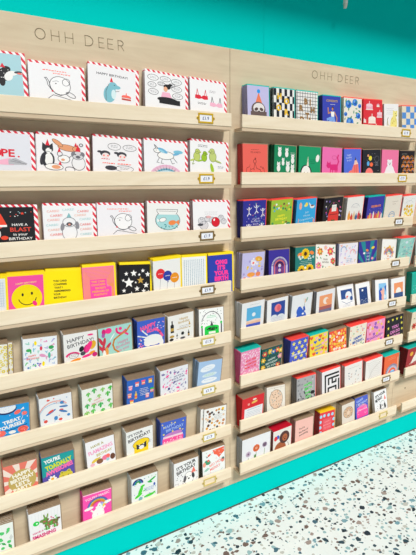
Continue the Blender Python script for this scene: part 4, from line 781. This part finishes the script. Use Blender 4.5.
# ------------------------------------------------------------------ measured layout (metres)
LIP_D, LIP_H, LIP_T, BOARD_T = .0494, .0419, .009, .0115
Z_LIP0, PITCH = 1.5583, .19
Z_TOP, Z_BOT = 1.7729, .1087
UNIT_W, UNIT_GAP = .9411, .0427
SEAM = .0245
CARDS = """
L|0|penguin|-0.702|0.1258|0.1494|0.014|0.011
L|0|snoop|-0.5579|0.1382|0.1337|0.014|0.044
L|0|dino_cake|-0.4015|0.1415|0.1459|0.014|0.084
L|0|thinker|-0.2328|0.1354|0.1457|0.014|0.065
L|0|bras|-0.0838|0.1265|0.1399|0.014|0.052
L|1|nope|-0.7043|0.1306|0.1417|0.018|0.041
L|1|petparty|-0.5593|0.1353|0.1379|0.018|0.07
L|1|faces|-0.4011|0.14|0.1389|0.018|0.068
L|1|unicorn|-0.2411|0.1406|0.1355|0.018|0.052
L|1|dinos|-0.0843|0.1374|0.1393|0.018|0.066
L|2|blast|-0.7136|0.1368|0.1361|0.02|0.026
L|2|carbs|-0.5522|0.1414|0.135|0.02|0.038
L|2|snoopb|-0.3988|0.1396|0.1323|0.02|0.038
L|2|fishbowl|-0.2397|0.1404|0.1325|0.02|0.056
L|2|sketch|-0.076|0.1364|0.1334|0.02|0.036
L|3|gridcard|-0.783|0.0838|0.1365|0.046|0.048
L|3|smiley|-0.6866|0.0948|0.1351|0.041|0.031
L|3|remember|-0.5821|0.103|0.1343|0.018|0.057
L|3|maze|-0.4751|0.0979|0.1378|0.028|0.017
L|3|stars|-0.3607|0.1035|0.1324|0.02|0.067
L|3|balloons|-0.2451|0.0977|0.141|0.0415|-0.034
L|3|lines|-0.1446|0.0922|0.1388|0.025|0.027
L|3|omg|-0.0382|0.0994|0.1368|0.027|0.009
L|4|banana|-0.7944|0.0769|0.1395|0.047|0.056
L|4|animals|-0.6658|0.0948|0.1364|0.0369|0.053
L|4|bird|-0.5451|0.1012|0.1353|0.047|0.002
L|4|tiger|-0.4307|0.1082|0.1384|0.047|-0.044
L|4|bluecat|-0.3111|0.0971|0.1394|0.047|-0.023
L|4|champagne|-0.1979|0.0973|0.1409|0.047|-0.06
L|4|greentin|-0.0774|0.1019|0.1354|0.0232|0.029
L|5|treat|-0.76|0.0924|0.1401|0.047|0.043
L|5|robots|-0.6325|0.0951|0.1395|0.047|-0.006
L|5|cactus|-0.5036|0.0981|0.1372|0.047|-0.014
L|5|cocktails|-0.36|0.0958|0.1316|0.047|0.006
L|5|mauve|-0.2297|0.1067|0.1415|0.047|-0.045
L|5|lightblue|-0.0944|0.0979|0.1343|0.0421|0.053
L|6|letsparty|-0.7525|0.0946|0.1363|0.0414|0.02
L|6|toad|-0.6419|0.0979|0.1306|0.0427|0.006
L|6|flamingo|-0.5023|0.095|0.1363|0.0356|-0.031
L|6|yellowcat|-0.368|0.0962|0.1371|0.0453|-0.026
L|6|bluecake|-0.2433|0.0995|0.1316|0.0427|0.009
L|6|people|-0.0712|0.0968|0.128|0.0343|0.05
L|7|leaves|-0.837|0.089|0.1446|0.047|0.035
L|7|pinata|-0.6964|0.0959|0.1405|0.0408|0.007
L|7|pinkuni|-0.5317|0.0966|0.136|0.0369|0.038
L|7|dinogreen|-0.3607|0.097|0.14|0.0427|0.006
L|7|dogyour|-0.1938|0.1012|0.1366|0.0343|0.007
L|7|merry|-0.0716|0.0997|0.1407|0.0265|0.002
R|0|sloth|0.1195|0.0908|0.1411|0.026|-0.011
R|0|hooray|0.232|0.0931|0.142|0.026|-0.005
R|0|gridbirth|0.3399|0.1015|0.142|0.026|-0.005
R|0|congrats|0.4637|0.0933|0.1366|0.026|-0.015
R|0|floralblue|0.5778|0.0987|0.1387|0.026|-0.021
R|0|cakes|0.6934|0.1087|0.1411|0.026|-0.038
R|0|cheetah|0.8082|0.0889|0.1339|0.026|-0.1
R|0|checker|0.93|0.1065|0.1343|0.026|-0.063
R|1|coral|0.1079|0.1065|0.1382|0.028|-0.001
R|1|greencats|0.2393|0.1016|0.1385|0.028|0.032
R|1|greenuni|0.3588|0.1088|0.1378|0.028|0.021
R|1|pinkcat|0.4737|0.1037|0.1378|0.028|0.022
R|1|peri|0.591|0.0951|0.1363|0.028|-0.028
R|1|fruits|0.7048|0.107|0.1366|0.028|-0.039
R|1|pinkbear|0.8155|0.1054|0.1389|0.028|-0.003
R|1|rainbows|0.928|0.0979|0.1379|0.028|-0.011
R|2|indigodance|0.1048|0.1001|0.1337|0.0395|-0.026
R|2|lime|0.2286|0.0999|0.1349|0.046|-0.095
R|2|skyblue|0.3482|0.0983|0.1349|0.046|-0.08
R|2|loveletter|0.4889|0.1031|0.1368|0.046|-0.12
R|2|whitepart|0.6126|0.0944|0.137|0.046|-0.12
R|2|indigopart|0.7368|0.102|0.1356|0.046|-0.12
R|2|creamcake|0.8477|0.1061|0.1367|0.046|-0.12
R|2|whiteyellow|0.9571|0.0886|0.1349|0.046|-0.12
R|3|lilac|0.0988|0.0991|0.1359|0.0405|0.001
R|3|arch|0.2251|0.0993|0.1341|0.0265|0.009
R|3|sunflowers|0.3557|0.1042|0.1347|0.028|0.013
R|3|floralwhite|0.4645|0.1096|0.1355|0.018|0.091
R|3|pastel|0.5932|0.1092|0.1326|0.03|0.009
R|3|tealstripes|0.7129|0.1128|0.1341|0.0315|-0.016
R|3|rainbowwhite|0.846|0.0961|0.1316|0.0265|0.12
R|3|mintbirthday|0.9587|0.1004|0.1328|0.046|-0.007
R|4|beach|0.1018|0.1024|0.1424|0.047|-0.043
R|4|redmoon|0.2214|0.1018|0.1377|0.0427|-0.071
R|4|bluehand|0.3414|0.1043|0.1397|0.047|-0.046
R|4|orangesun|0.4745|0.1024|0.1377|0.0414|-0.107
R|4|moonarch|0.6112|0.0972|0.1364|0.0076|-0.024
R|4|navynight|0.7177|0.0885|0.1354|0.0122|-0.045
R|4|hands|0.8326|0.0879|0.1359|0.0128|0.039
R|4|sunset|0.9428|0.0959|0.1334|0.0232|-0.026
R|5|pinkmum|0.0939|0.0898|0.1424|0.047|-0.069
R|5|darkfloral|0.1953|0.1|0.1344|0.047|-0.065
R|5|bluestars|0.3359|0.0918|0.1419|0.047|-0.088
R|5|hearts|0.4496|0.1008|0.1391|0.0369|-0.12
R|5|redflowers|0.5649|0.1015|0.1343|0.0304|-0.11
R|5|dots|0.6809|0.1045|0.1418|0.0427|-0.12
R|5|pinkdots|0.8009|0.1184|0.1407|0.0375|-0.116
R|5|blackyou|0.9369|0.1246|0.14|0.0317|-0.101
R|6|redwhite|0.1072|0.1046|0.1363|0.047|-0.045
R|6|cream_lace|0.2267|0.0948|0.1332|0.0141|0.069
R|6|greygreen|0.3886|0.1055|0.1427|0.0278|-0.002
R|6|mazeblack|0.536|0.1086|0.1444|0.031|-0.053
R|6|hatch|0.6753|0.1117|0.1435|0.0323|-0.077
R|6|whitelines|0.8078|0.1115|0.1395|0.0362|-0.107
R|6|orangerain|0.9324|0.1058|0.1349|0.0369|-0.12
R|7|threeflowers|0.1266|0.1402|0.1397|0.0375|-0.008
R|7|redbear|0.2623|0.0964|0.1314|0.0388|-0.038
R|7|pinktext|0.3832|0.1014|0.1369|0.0297|0.02
R|7|redblue|0.5175|0.0916|0.1325|0.0284|0.038
R|7|lace2|0.6587|0.0807|0.138|0.0291|-0.056
R|7|bluecandle|0.7538|0.086|0.1422|0.018|-0.03
R|7|itsyour|0.8914|0.09|0.1379|0.0102|-0.02
T|3|greycard|1.093|0.1|0.134|0.02|0.02
T|4|tealcard|1.0906|0.1067|0.1421|.026|.0
T|5|creamteal|1.1023|0.1073|0.1442|0.044|-0.12
T|6|darkred|1.0943|0.1105|0.1475|0.047|-0.12
"""
UNIT_WORD = dict(L='left display', R='middle display', T='right display')
ROW_WORD = ['top', 'second', 'third', 'fourth', 'fifth', 'sixth', 'seventh', 'bottom']
def z_lip(row): return Z_LIP0 - PITCH*row

# ------------------------------------------------------------------ setting
def structure(mb, name):
    return tag(mb.build(name), kind='structure')
m = MB(); m.box(-3, -2.5, -.1, 4.2, .12, 0, terrazzo()); structure(m, 'floor')
m = MB(); m.box(-3, .019, 0, .176, .12, 4.4, M_TEAL); m.box(.1766, .019, 0, 4.2, .12, 4.4, M_TEAL); m.box(.17, .024, 0, .19, .12, 4.4, M_TEAL); structure(m, 'wall_back')
m = MB(); m.box(-3, 0, .004, 4.2, .019, Z_BOT-.0015, M_TEAL); structure(m, 'baseboard_back')
m = MB(); m.box(-3, -.2, 2.165, 4.2, .019, 4.4, M_TEAL); structure(m, 'trim_unseen_soffit')  # unseen soffit, sized and placed to cast shade over the upper wall

m = MB(); m.box(-3, -.0035, 0, 4.2, .019, .0038, flat('#4f544e', .8, name='gap_shade')); structure(m, 'trim_shadow_gap')  # dark strip standing in for the shadow in the gap under the baseboard
M_ROD = flat('#e6e2da', .4, name='painted_metal')
rod = empty('hanging_rod', (.512, -.03, 2.165))
tag(rod, 'short white rod hanging from above against the dark turquoise wall', 'rod')
m = MB(); m.tube((0, 0, 0), (-.001, 0, -.184), .0085, .0085, M_ROD); m.build('tube', rod)
m = MB(); m.tube((-.001, 0, -.184), (-.001, 0, -.199), .0085, .006, flat('#cfcac0', .5, name='painted_metal')); m.build('end_cap', rod)

# ------------------------------------------------------------------ display units
M_ETCH = flat('#97866b', .7, name='etched_groove')
def stroke(mb, pts, w, y, mat):
    for (x0, z0), (x1, z1) in zip(pts, pts[1:]):
        d = math.hypot(x1-x0, z1-z0) or 1; ux, uz = (x1-x0)/d, (z1-z0)/d; h = w/2; e = h*.8
        x0, z0, x1, z1 = x0-ux*e, z0-uz*e, x1+ux*e, z1+uz*e
        mb.face([(x0-uz*h, y, z0+ux*h), (x0+uz*h, y, z0-ux*h), (x1+uz*h, y, z1-ux*h), (x1-uz*h, y, z1+ux*h)], mat)
def lettering(x_off, parent):
    h = .0262; zb = 1.7305-h/2; w = .0019
    def el(cx, cz, rx, rz, a0, a1, n=24): return [(cx+rx*math.cos(math.radians(a0+(a1-a0)*i/n)), cz+rz*math.sin(math.radians(a0+(a1-a0)*i/n))) for i in range(n+1)]
    def put(ch, x0, x1):
        c = (x0+x1)/2; m_ = zb+h/2
        if ch == 'O': S = [el(c, m_, (x1-x0)/2, h/2, 0, 360)]
        if ch == 'H': S = [[(x0, zb), (x0, zb+h)], [(x1, zb), (x1, zb+h)], [(x0, m_), (x1, m_)]]
        if ch == 'D': S = [[(x0, zb), (x0, zb+h), (x0+(x1-x0)*.3, zb+h)] + el(x0+(x1-x0)*.3, m_, (x1-x0)*.7, h/2, 90, -90, 14) + [(x0, zb)]]
        if ch == 'E': S = [[(x1, zb+h), (x0, zb+h), (x0, zb), (x1, zb)], [(x0, m_), (x1-.002, m_)]]
        if ch == 'R':
            q = zb+h*.74
            S = [[(x0, zb), (x0, zb+h), (x0+(x1-x0)*.5, zb+h)] + el(x0+(x1-x0)*.5, q, (x1-x0)*.42, h*.26, 90, -90, 10) + [(x0, zb+h*.48)], [(x0+(x1-x0)*.5, zb+h*.48), (x1, zb)]]
        mb = MB()
        for s in S: stroke(mb, s, w, -.0003, M_ETCH)
        mb.build('letter', parent)
    for ch, x0, x1 in (('O', -.593, -.567), ('H', -.551, -.5305), ('H', -.514, -.493), ('D', -.459, -.437), ('E', -.420, -.405), ('E', -.394, -.378), ('R', -.363, -.346)):
        put(ch, x0+x_off, x1+x_off)
M_HOLD = dict(g=flat('#e2b92e', .32, .35, 'brass'), b=flat('#8d744a', .38, .35, 'bronze'), p=flat('#d8c377', .4, .3, 'pale_brass'))
M_TICKET = flat('#eef1f8', .6, name='ticket'); M_TICK_INK = flat('#5f6488', .6, name='ticket_ink'); M_HOLE = flat('#6b5a44', .8, name='hole')
HOLD = dict(L='ggbbpppp', R='ggbbbbbp', T='bbbbbbbp')
def holder(row, xc, style, parent):
    z = z_lip(row) - LIP_H*.52; y = -LIP_D; W, H = .0275, .0155; f = .0052; M = M_HOLD[style]
    m = MB()
    for b in ((-W, H-f, W, H), (-W, -H, W, -H+f), (-W, -H+f, -W+f, H-f), (W-f, -H+f, W, H-f)): m.box(xc+b[0], y-.0022, z+b[1], xc+b[2], y, z+b[3], M)
    for s in (-1, 1):
        m.tube((xc+s*(W+.001), y, z), (xc+s*(W+.001), y-.0016, z), .0052, .0048, M, 14)
        m.tube((xc+s*(W+.002), y-.0016, z), (xc+s*(W+.002), y-.0026, z), .0022, .0018, M_HOLD['b'], 10)
    tag(m.build('label_holder', parent, bevel=.0005), {'g': 'shiny brass label holder', 'b': 'dark bronze label holder', 'p': 'pale brass label holder'}[style])
    if row == 7: return
    m = MB(); m.box(xc-W+f*.8, y-.0009, z-H+f*.8, xc+W-f*.8, y, z+H-f*.8, M_TICKET)
    vs, fs, w = text_mesh('£1.9', .02); s = .0098
    for fc in fs: m.face([(xc+vs[i][0]*s, y-.0011, z+(vs[i][1]-.5)*s) for i in fc], M_TICK_INK)
    m.build('price_card', parent)

def unit(key, x_panel0, x_panel1, x_lip0, label, letter_off):
    root = empty('display_unit', ((x_panel0+x_panel1)/2, 0, Z_BOT))
    tag(root, label, 'card display', 'wall-mounted card displays')
    ox = -(x_panel0+x_panel1)/2
    def part(mb, name, parent=root, **k):
        o = mb.build(name, parent, **k)
        if parent is root: o.location = (ox, 0, -Z_BOT)
        return o
    m = MB(); m.box(x_panel0, 0, Z_BOT, x_panel1, .018, Z_TOP, M_PANEL)
    panel = part(m, 'back_panel', bevel=.0008)
    if letter_off is not None: lettering(letter_off, panel)
    x1 = x_lip0+UNIT_W
    for r in range(8):
        z = z_lip(r) - LIP_H
        m = MB(); m.box(x_lip0, -LIP_D+.0018, z-BOARD_T, x1, 0, z, M_BOARD_SHADED)
        m.box(x_lip0, -LIP_D, z, x1, -LIP_D+LIP_T, z+LIP_H, M_LIP_LIT)
        sh = part(m, 'shelf', bevel=.0009)
        if key != 'T': holder(r, x1-.0985 if key == 'L' else x1-.0985, HOLD[key][r], sh)
    if key == 'T':
        m = MB(); m.tube((1.1065, -.0008, .273), (1.1065, .0002, .273), .004, .004, M_HOLE, 14); part(m, 'screw_hole')
    return root
unit('L', SEAM-1.0+.0005, SEAM-.0006, -UNIT_W, 'pale plywood card display with eight shelves, nearest the camera at left', 0)
unit('R', SEAM+.0006, 1.0085-.0006, UNIT_GAP, 'pale plywood card display with eight full shelves, between two others', UNIT_W+UNIT_GAP-.002)
unit('T', 1.0085+.0006, 2.0, UNIT_W+2*UNIT_GAP, 'pale plywood card display at far right with an empty bottom shelf', None)

# ------------------------------------------------------------------ cards
STRIP = dict(stripe=(.0105, .0068), yellow=(.006, .008), kraft=(.003, .0032), red=(.0032, .0038), teal=(.0032, .0038), white=(.0015, .001), crimson=(.003, .004), gold=(.003, .0045), green=(.004, .004))
LIFT = dict(fishbowl=-9, carbs=-8, petparty=-5, dinos=-7, sketch=-7, snoop=-3, snoopb=-5, bras=-4, thinker=-2, blast=-2)   # artwork height on the card, % of width
def card_meshes(name, w, h, t, seed):
    desc, bg, env, spine, fn = D[name]
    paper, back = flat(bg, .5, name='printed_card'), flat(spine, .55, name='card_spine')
    ys = .8 if env == 'stripe' else 1.
    a = Art(w, h, seed, ys); fn(a)
    mb = MB(); mb.box(-w/2, 0, 0, w/2, .0005, h, paper)                 # front leaf
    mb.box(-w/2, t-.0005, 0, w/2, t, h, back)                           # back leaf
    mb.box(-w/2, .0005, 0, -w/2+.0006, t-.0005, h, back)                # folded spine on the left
    k = w/100
    for polys, c, lay, tri in a.items:
        mat = flat(c, .5, name='ink'); oy = LIFT.get(name, 0); y = -.00006 - lay*.00002
        if tri is None:
            for p in polys:
                if len(p) >= 3: mb.face([(-w/2+x*k, y, h-max(yy+oy, .6)*k*ys) for x, yy in p], mat)
        else:
            for f in tri: mb.face([(-w/2+polys[i][0]*k, y, h-max(polys[i][1]+oy, .6)*k*ys) for i in f], mat)
    ex, ez = STRIP[env]; eb = MB()
    eb.box(-w/2+.0012, .0009, .0006, w/2+ex, t-.0008, h+ez, ENV[env])
    return mb, eb
slots = []
for line in CARDS.strip().splitlines():
    u, row, name, xc, w, h, T, sl = line.split('|')
    row = int(row); xc, w, h, T, sl = map(float, (xc, w, h, T, sl))
    sl = max(-.06, min(.075, sl)); n = max(1, round(T/.0065)); T0 = T+.006
    yb = -(LIP_D-.0105)
    if T0 > .0385: yb = -(.0396 - (T0-.0396)/(h-.042)*.042)      # fanned forward, resting on the lip
    pitch = min(T, -yb-.0075)/n; ptop = T/n
    if T < .006: n, pitch, ptop = 1, .005, .005
    desc, bg, env, spine, fn = D[name]
    lift = w/2*abs(math.sin(math.atan(sl)))
    seed = sum(map(ord, name))
    mb, eb = card_meshes(name, w, h-lift, pitch-.0004, seed)
    place = f'{ROW_WORD[row]} shelf of the {UNIT_WORD[u]}'
    group = 'cards on the ' + place
    card = empty('greeting_card', (0, 0, 0)); fo = mb.build('printed_card', card); en = eb.build('envelope', card)
    zs = z_lip(row) - LIP_H
    rnd = random.Random(seed+row)
    def pose(o, k, dx, dr, xc=xc, yb=yb, zs=zs, lift=lift, w=w, T0=T0, h=h, ptop=ptop, sl=sl, pitch=pitch):
        lean = math.atan((-yb-T0 + k*(ptop-pitch))/h)
        o.location = (xc+dx, yb+k*pitch, zs+.0002+lift+w/2*abs(dr)+0); o.rotation_euler = (-lean, math.atan(sl)+dr, 0)
    pose(card, 0, 0, 0)
    tag(card, f'{desc}, {ROW_WORD[row]} shelf, {UNIT_WORD[u]}', 'greeting card', group)
    slots.append(dict(u=u, row=row, card=card, env=en, fold=fo, desc=desc, n=n, pose=pose, rnd=rnd, group=group, name=name, mb=(mb, eb)))

ORD = ['', 'first', 'second', 'third', 'fourth', 'fifth', 'sixth', 'seventh']
order = sorted((k, 0 if s['u'] == 'L' else 1, i) for i, s in enumerate(slots) for k in range(1, s['n']+1))
budget = 300 - len(slots)
rest = []
for j, (k, _, i) in enumerate(order):
    s = slots[i]; dx, dr = s['rnd'].uniform(-.0011, .0011), s['rnd'].uniform(-.004, .004)
    if s['name'] == 'banana' and k == 1: dx = .0135
    if s['name'] == 'people': dx = -.0105 + dx*.4; 
    if j < budget:
        c = s['card'].copy(); e, p = s['env'].copy(), s['fold'].copy()
        for o in (c, e, p): col.objects.link(o)
        e.parent = c; p.parent = c
        c['label'] = f"{ORD[k]} card behind the {s['desc']}, {ROW_WORD[s['row']]} shelf"
        c['group'] = s['group']
        s['pose'](c, k, dx, dr)
    else: rest.append((s, k, dx, dr))
# what is left of the stacks, hardly seen: one uncounted mass
big = MB(); probe = empty('probe', (0, 0, 0))
for s, k, dx, dr in rest:
    s['pose'](probe, k, dx, dr); M = Matrix.Translation(probe.location) @ probe.rotation_euler.to_matrix().to_4x4()
    for src, nface in ((s['mb'][0], 18), (s['mb'][1], 6)):
        for f, mi in list(zip(src.f, src.m))[:nface]: big.face([tuple(M @ Vector(src.v[i])) for i in f], src.mats[mi])
bpy.data.objects.remove(probe)
if rest: tag(big.build('spare_cards'), 'spare cards packed at the back of the card stacks, mostly hidden', 'greeting cards', kind='stuff')

# ------------------------------------------------------------------ light
wd = bpy.data.worlds.new('World'); sc.world = wd; wd.use_nodes = True
bgn = wd.node_tree.nodes['Background']; bgn.inputs[0].default_value = (.93, .97, 1, 1); bgn.inputs[1].default_value = .23
sd = bpy.data.lights.new('sun', 'SUN'); sd.energy = 3.3; sd.angle = math.radians(15); sd.color = (1, .975, .93)
sun = bpy.data.objects.new('sun', sd); col.objects.link(sun); sun.location = (1, -4, 6)
sun.rotation_euler = Vector((-.16, 1, -1.3)).to_track_quat('-Z', 'Y').to_euler()

ld = bpy.data.lights.new('added_fill_right', 'AREA'); ld.shape = 'RECTANGLE'; ld.size = 2.4; ld.size_y = 1.6; ld.energy = 3; ld.color = (1, .99, .97)  # added fill lamp with no seen source, lifts the right and lower part
lo = bpy.data.objects.new('added_fill_right', ld); col.objects.link(lo); lo.location = (2.6, -3.0, .7)
lo.rotation_euler = (Vector((.1, 0, .65))-lo.location).to_track_quat('-Z', 'Y').to_euler()

# ------------------------------------------------------------------ camera
cd = bpy.data.cameras.new('Camera'); cam = bpy.data.objects.new('Camera', cd); col.objects.link(cam)
yaw, pitch_, roll, F = .50519842, .20912636, -.01093287, 431.9106
f = Vector((math.sin(yaw)*math.cos(pitch_), math.cos(yaw)*math.cos(pitch_), -math.sin(pitch_)))
r = Vector((math.cos(yaw), -math.sin(yaw), 0)); u_ = r.cross(f)
r2 = r*math.cos(roll)+u_*math.sin(roll); u2 = -r*math.sin(roll)+u_*math.cos(roll)
M = Matrix((r2, u2, -f)).transposed().to_4x4(); M.translation = (-.80871, -1.3373, 1.32312)
cam.matrix_world = M
cd.sensor_fit = 'HORIZONTAL'; cd.sensor_width = 36; cd.lens = 36*F/416; cd.clip_start = .02
sc.camera = cam
sc.view_settings.view_transform = 'Standard'; sc.view_settings.look = 'None'
sc.view_settings.exposure = .1; sc.view_settings.gamma = 1; sc.view_settings.use_curve_mapping = False
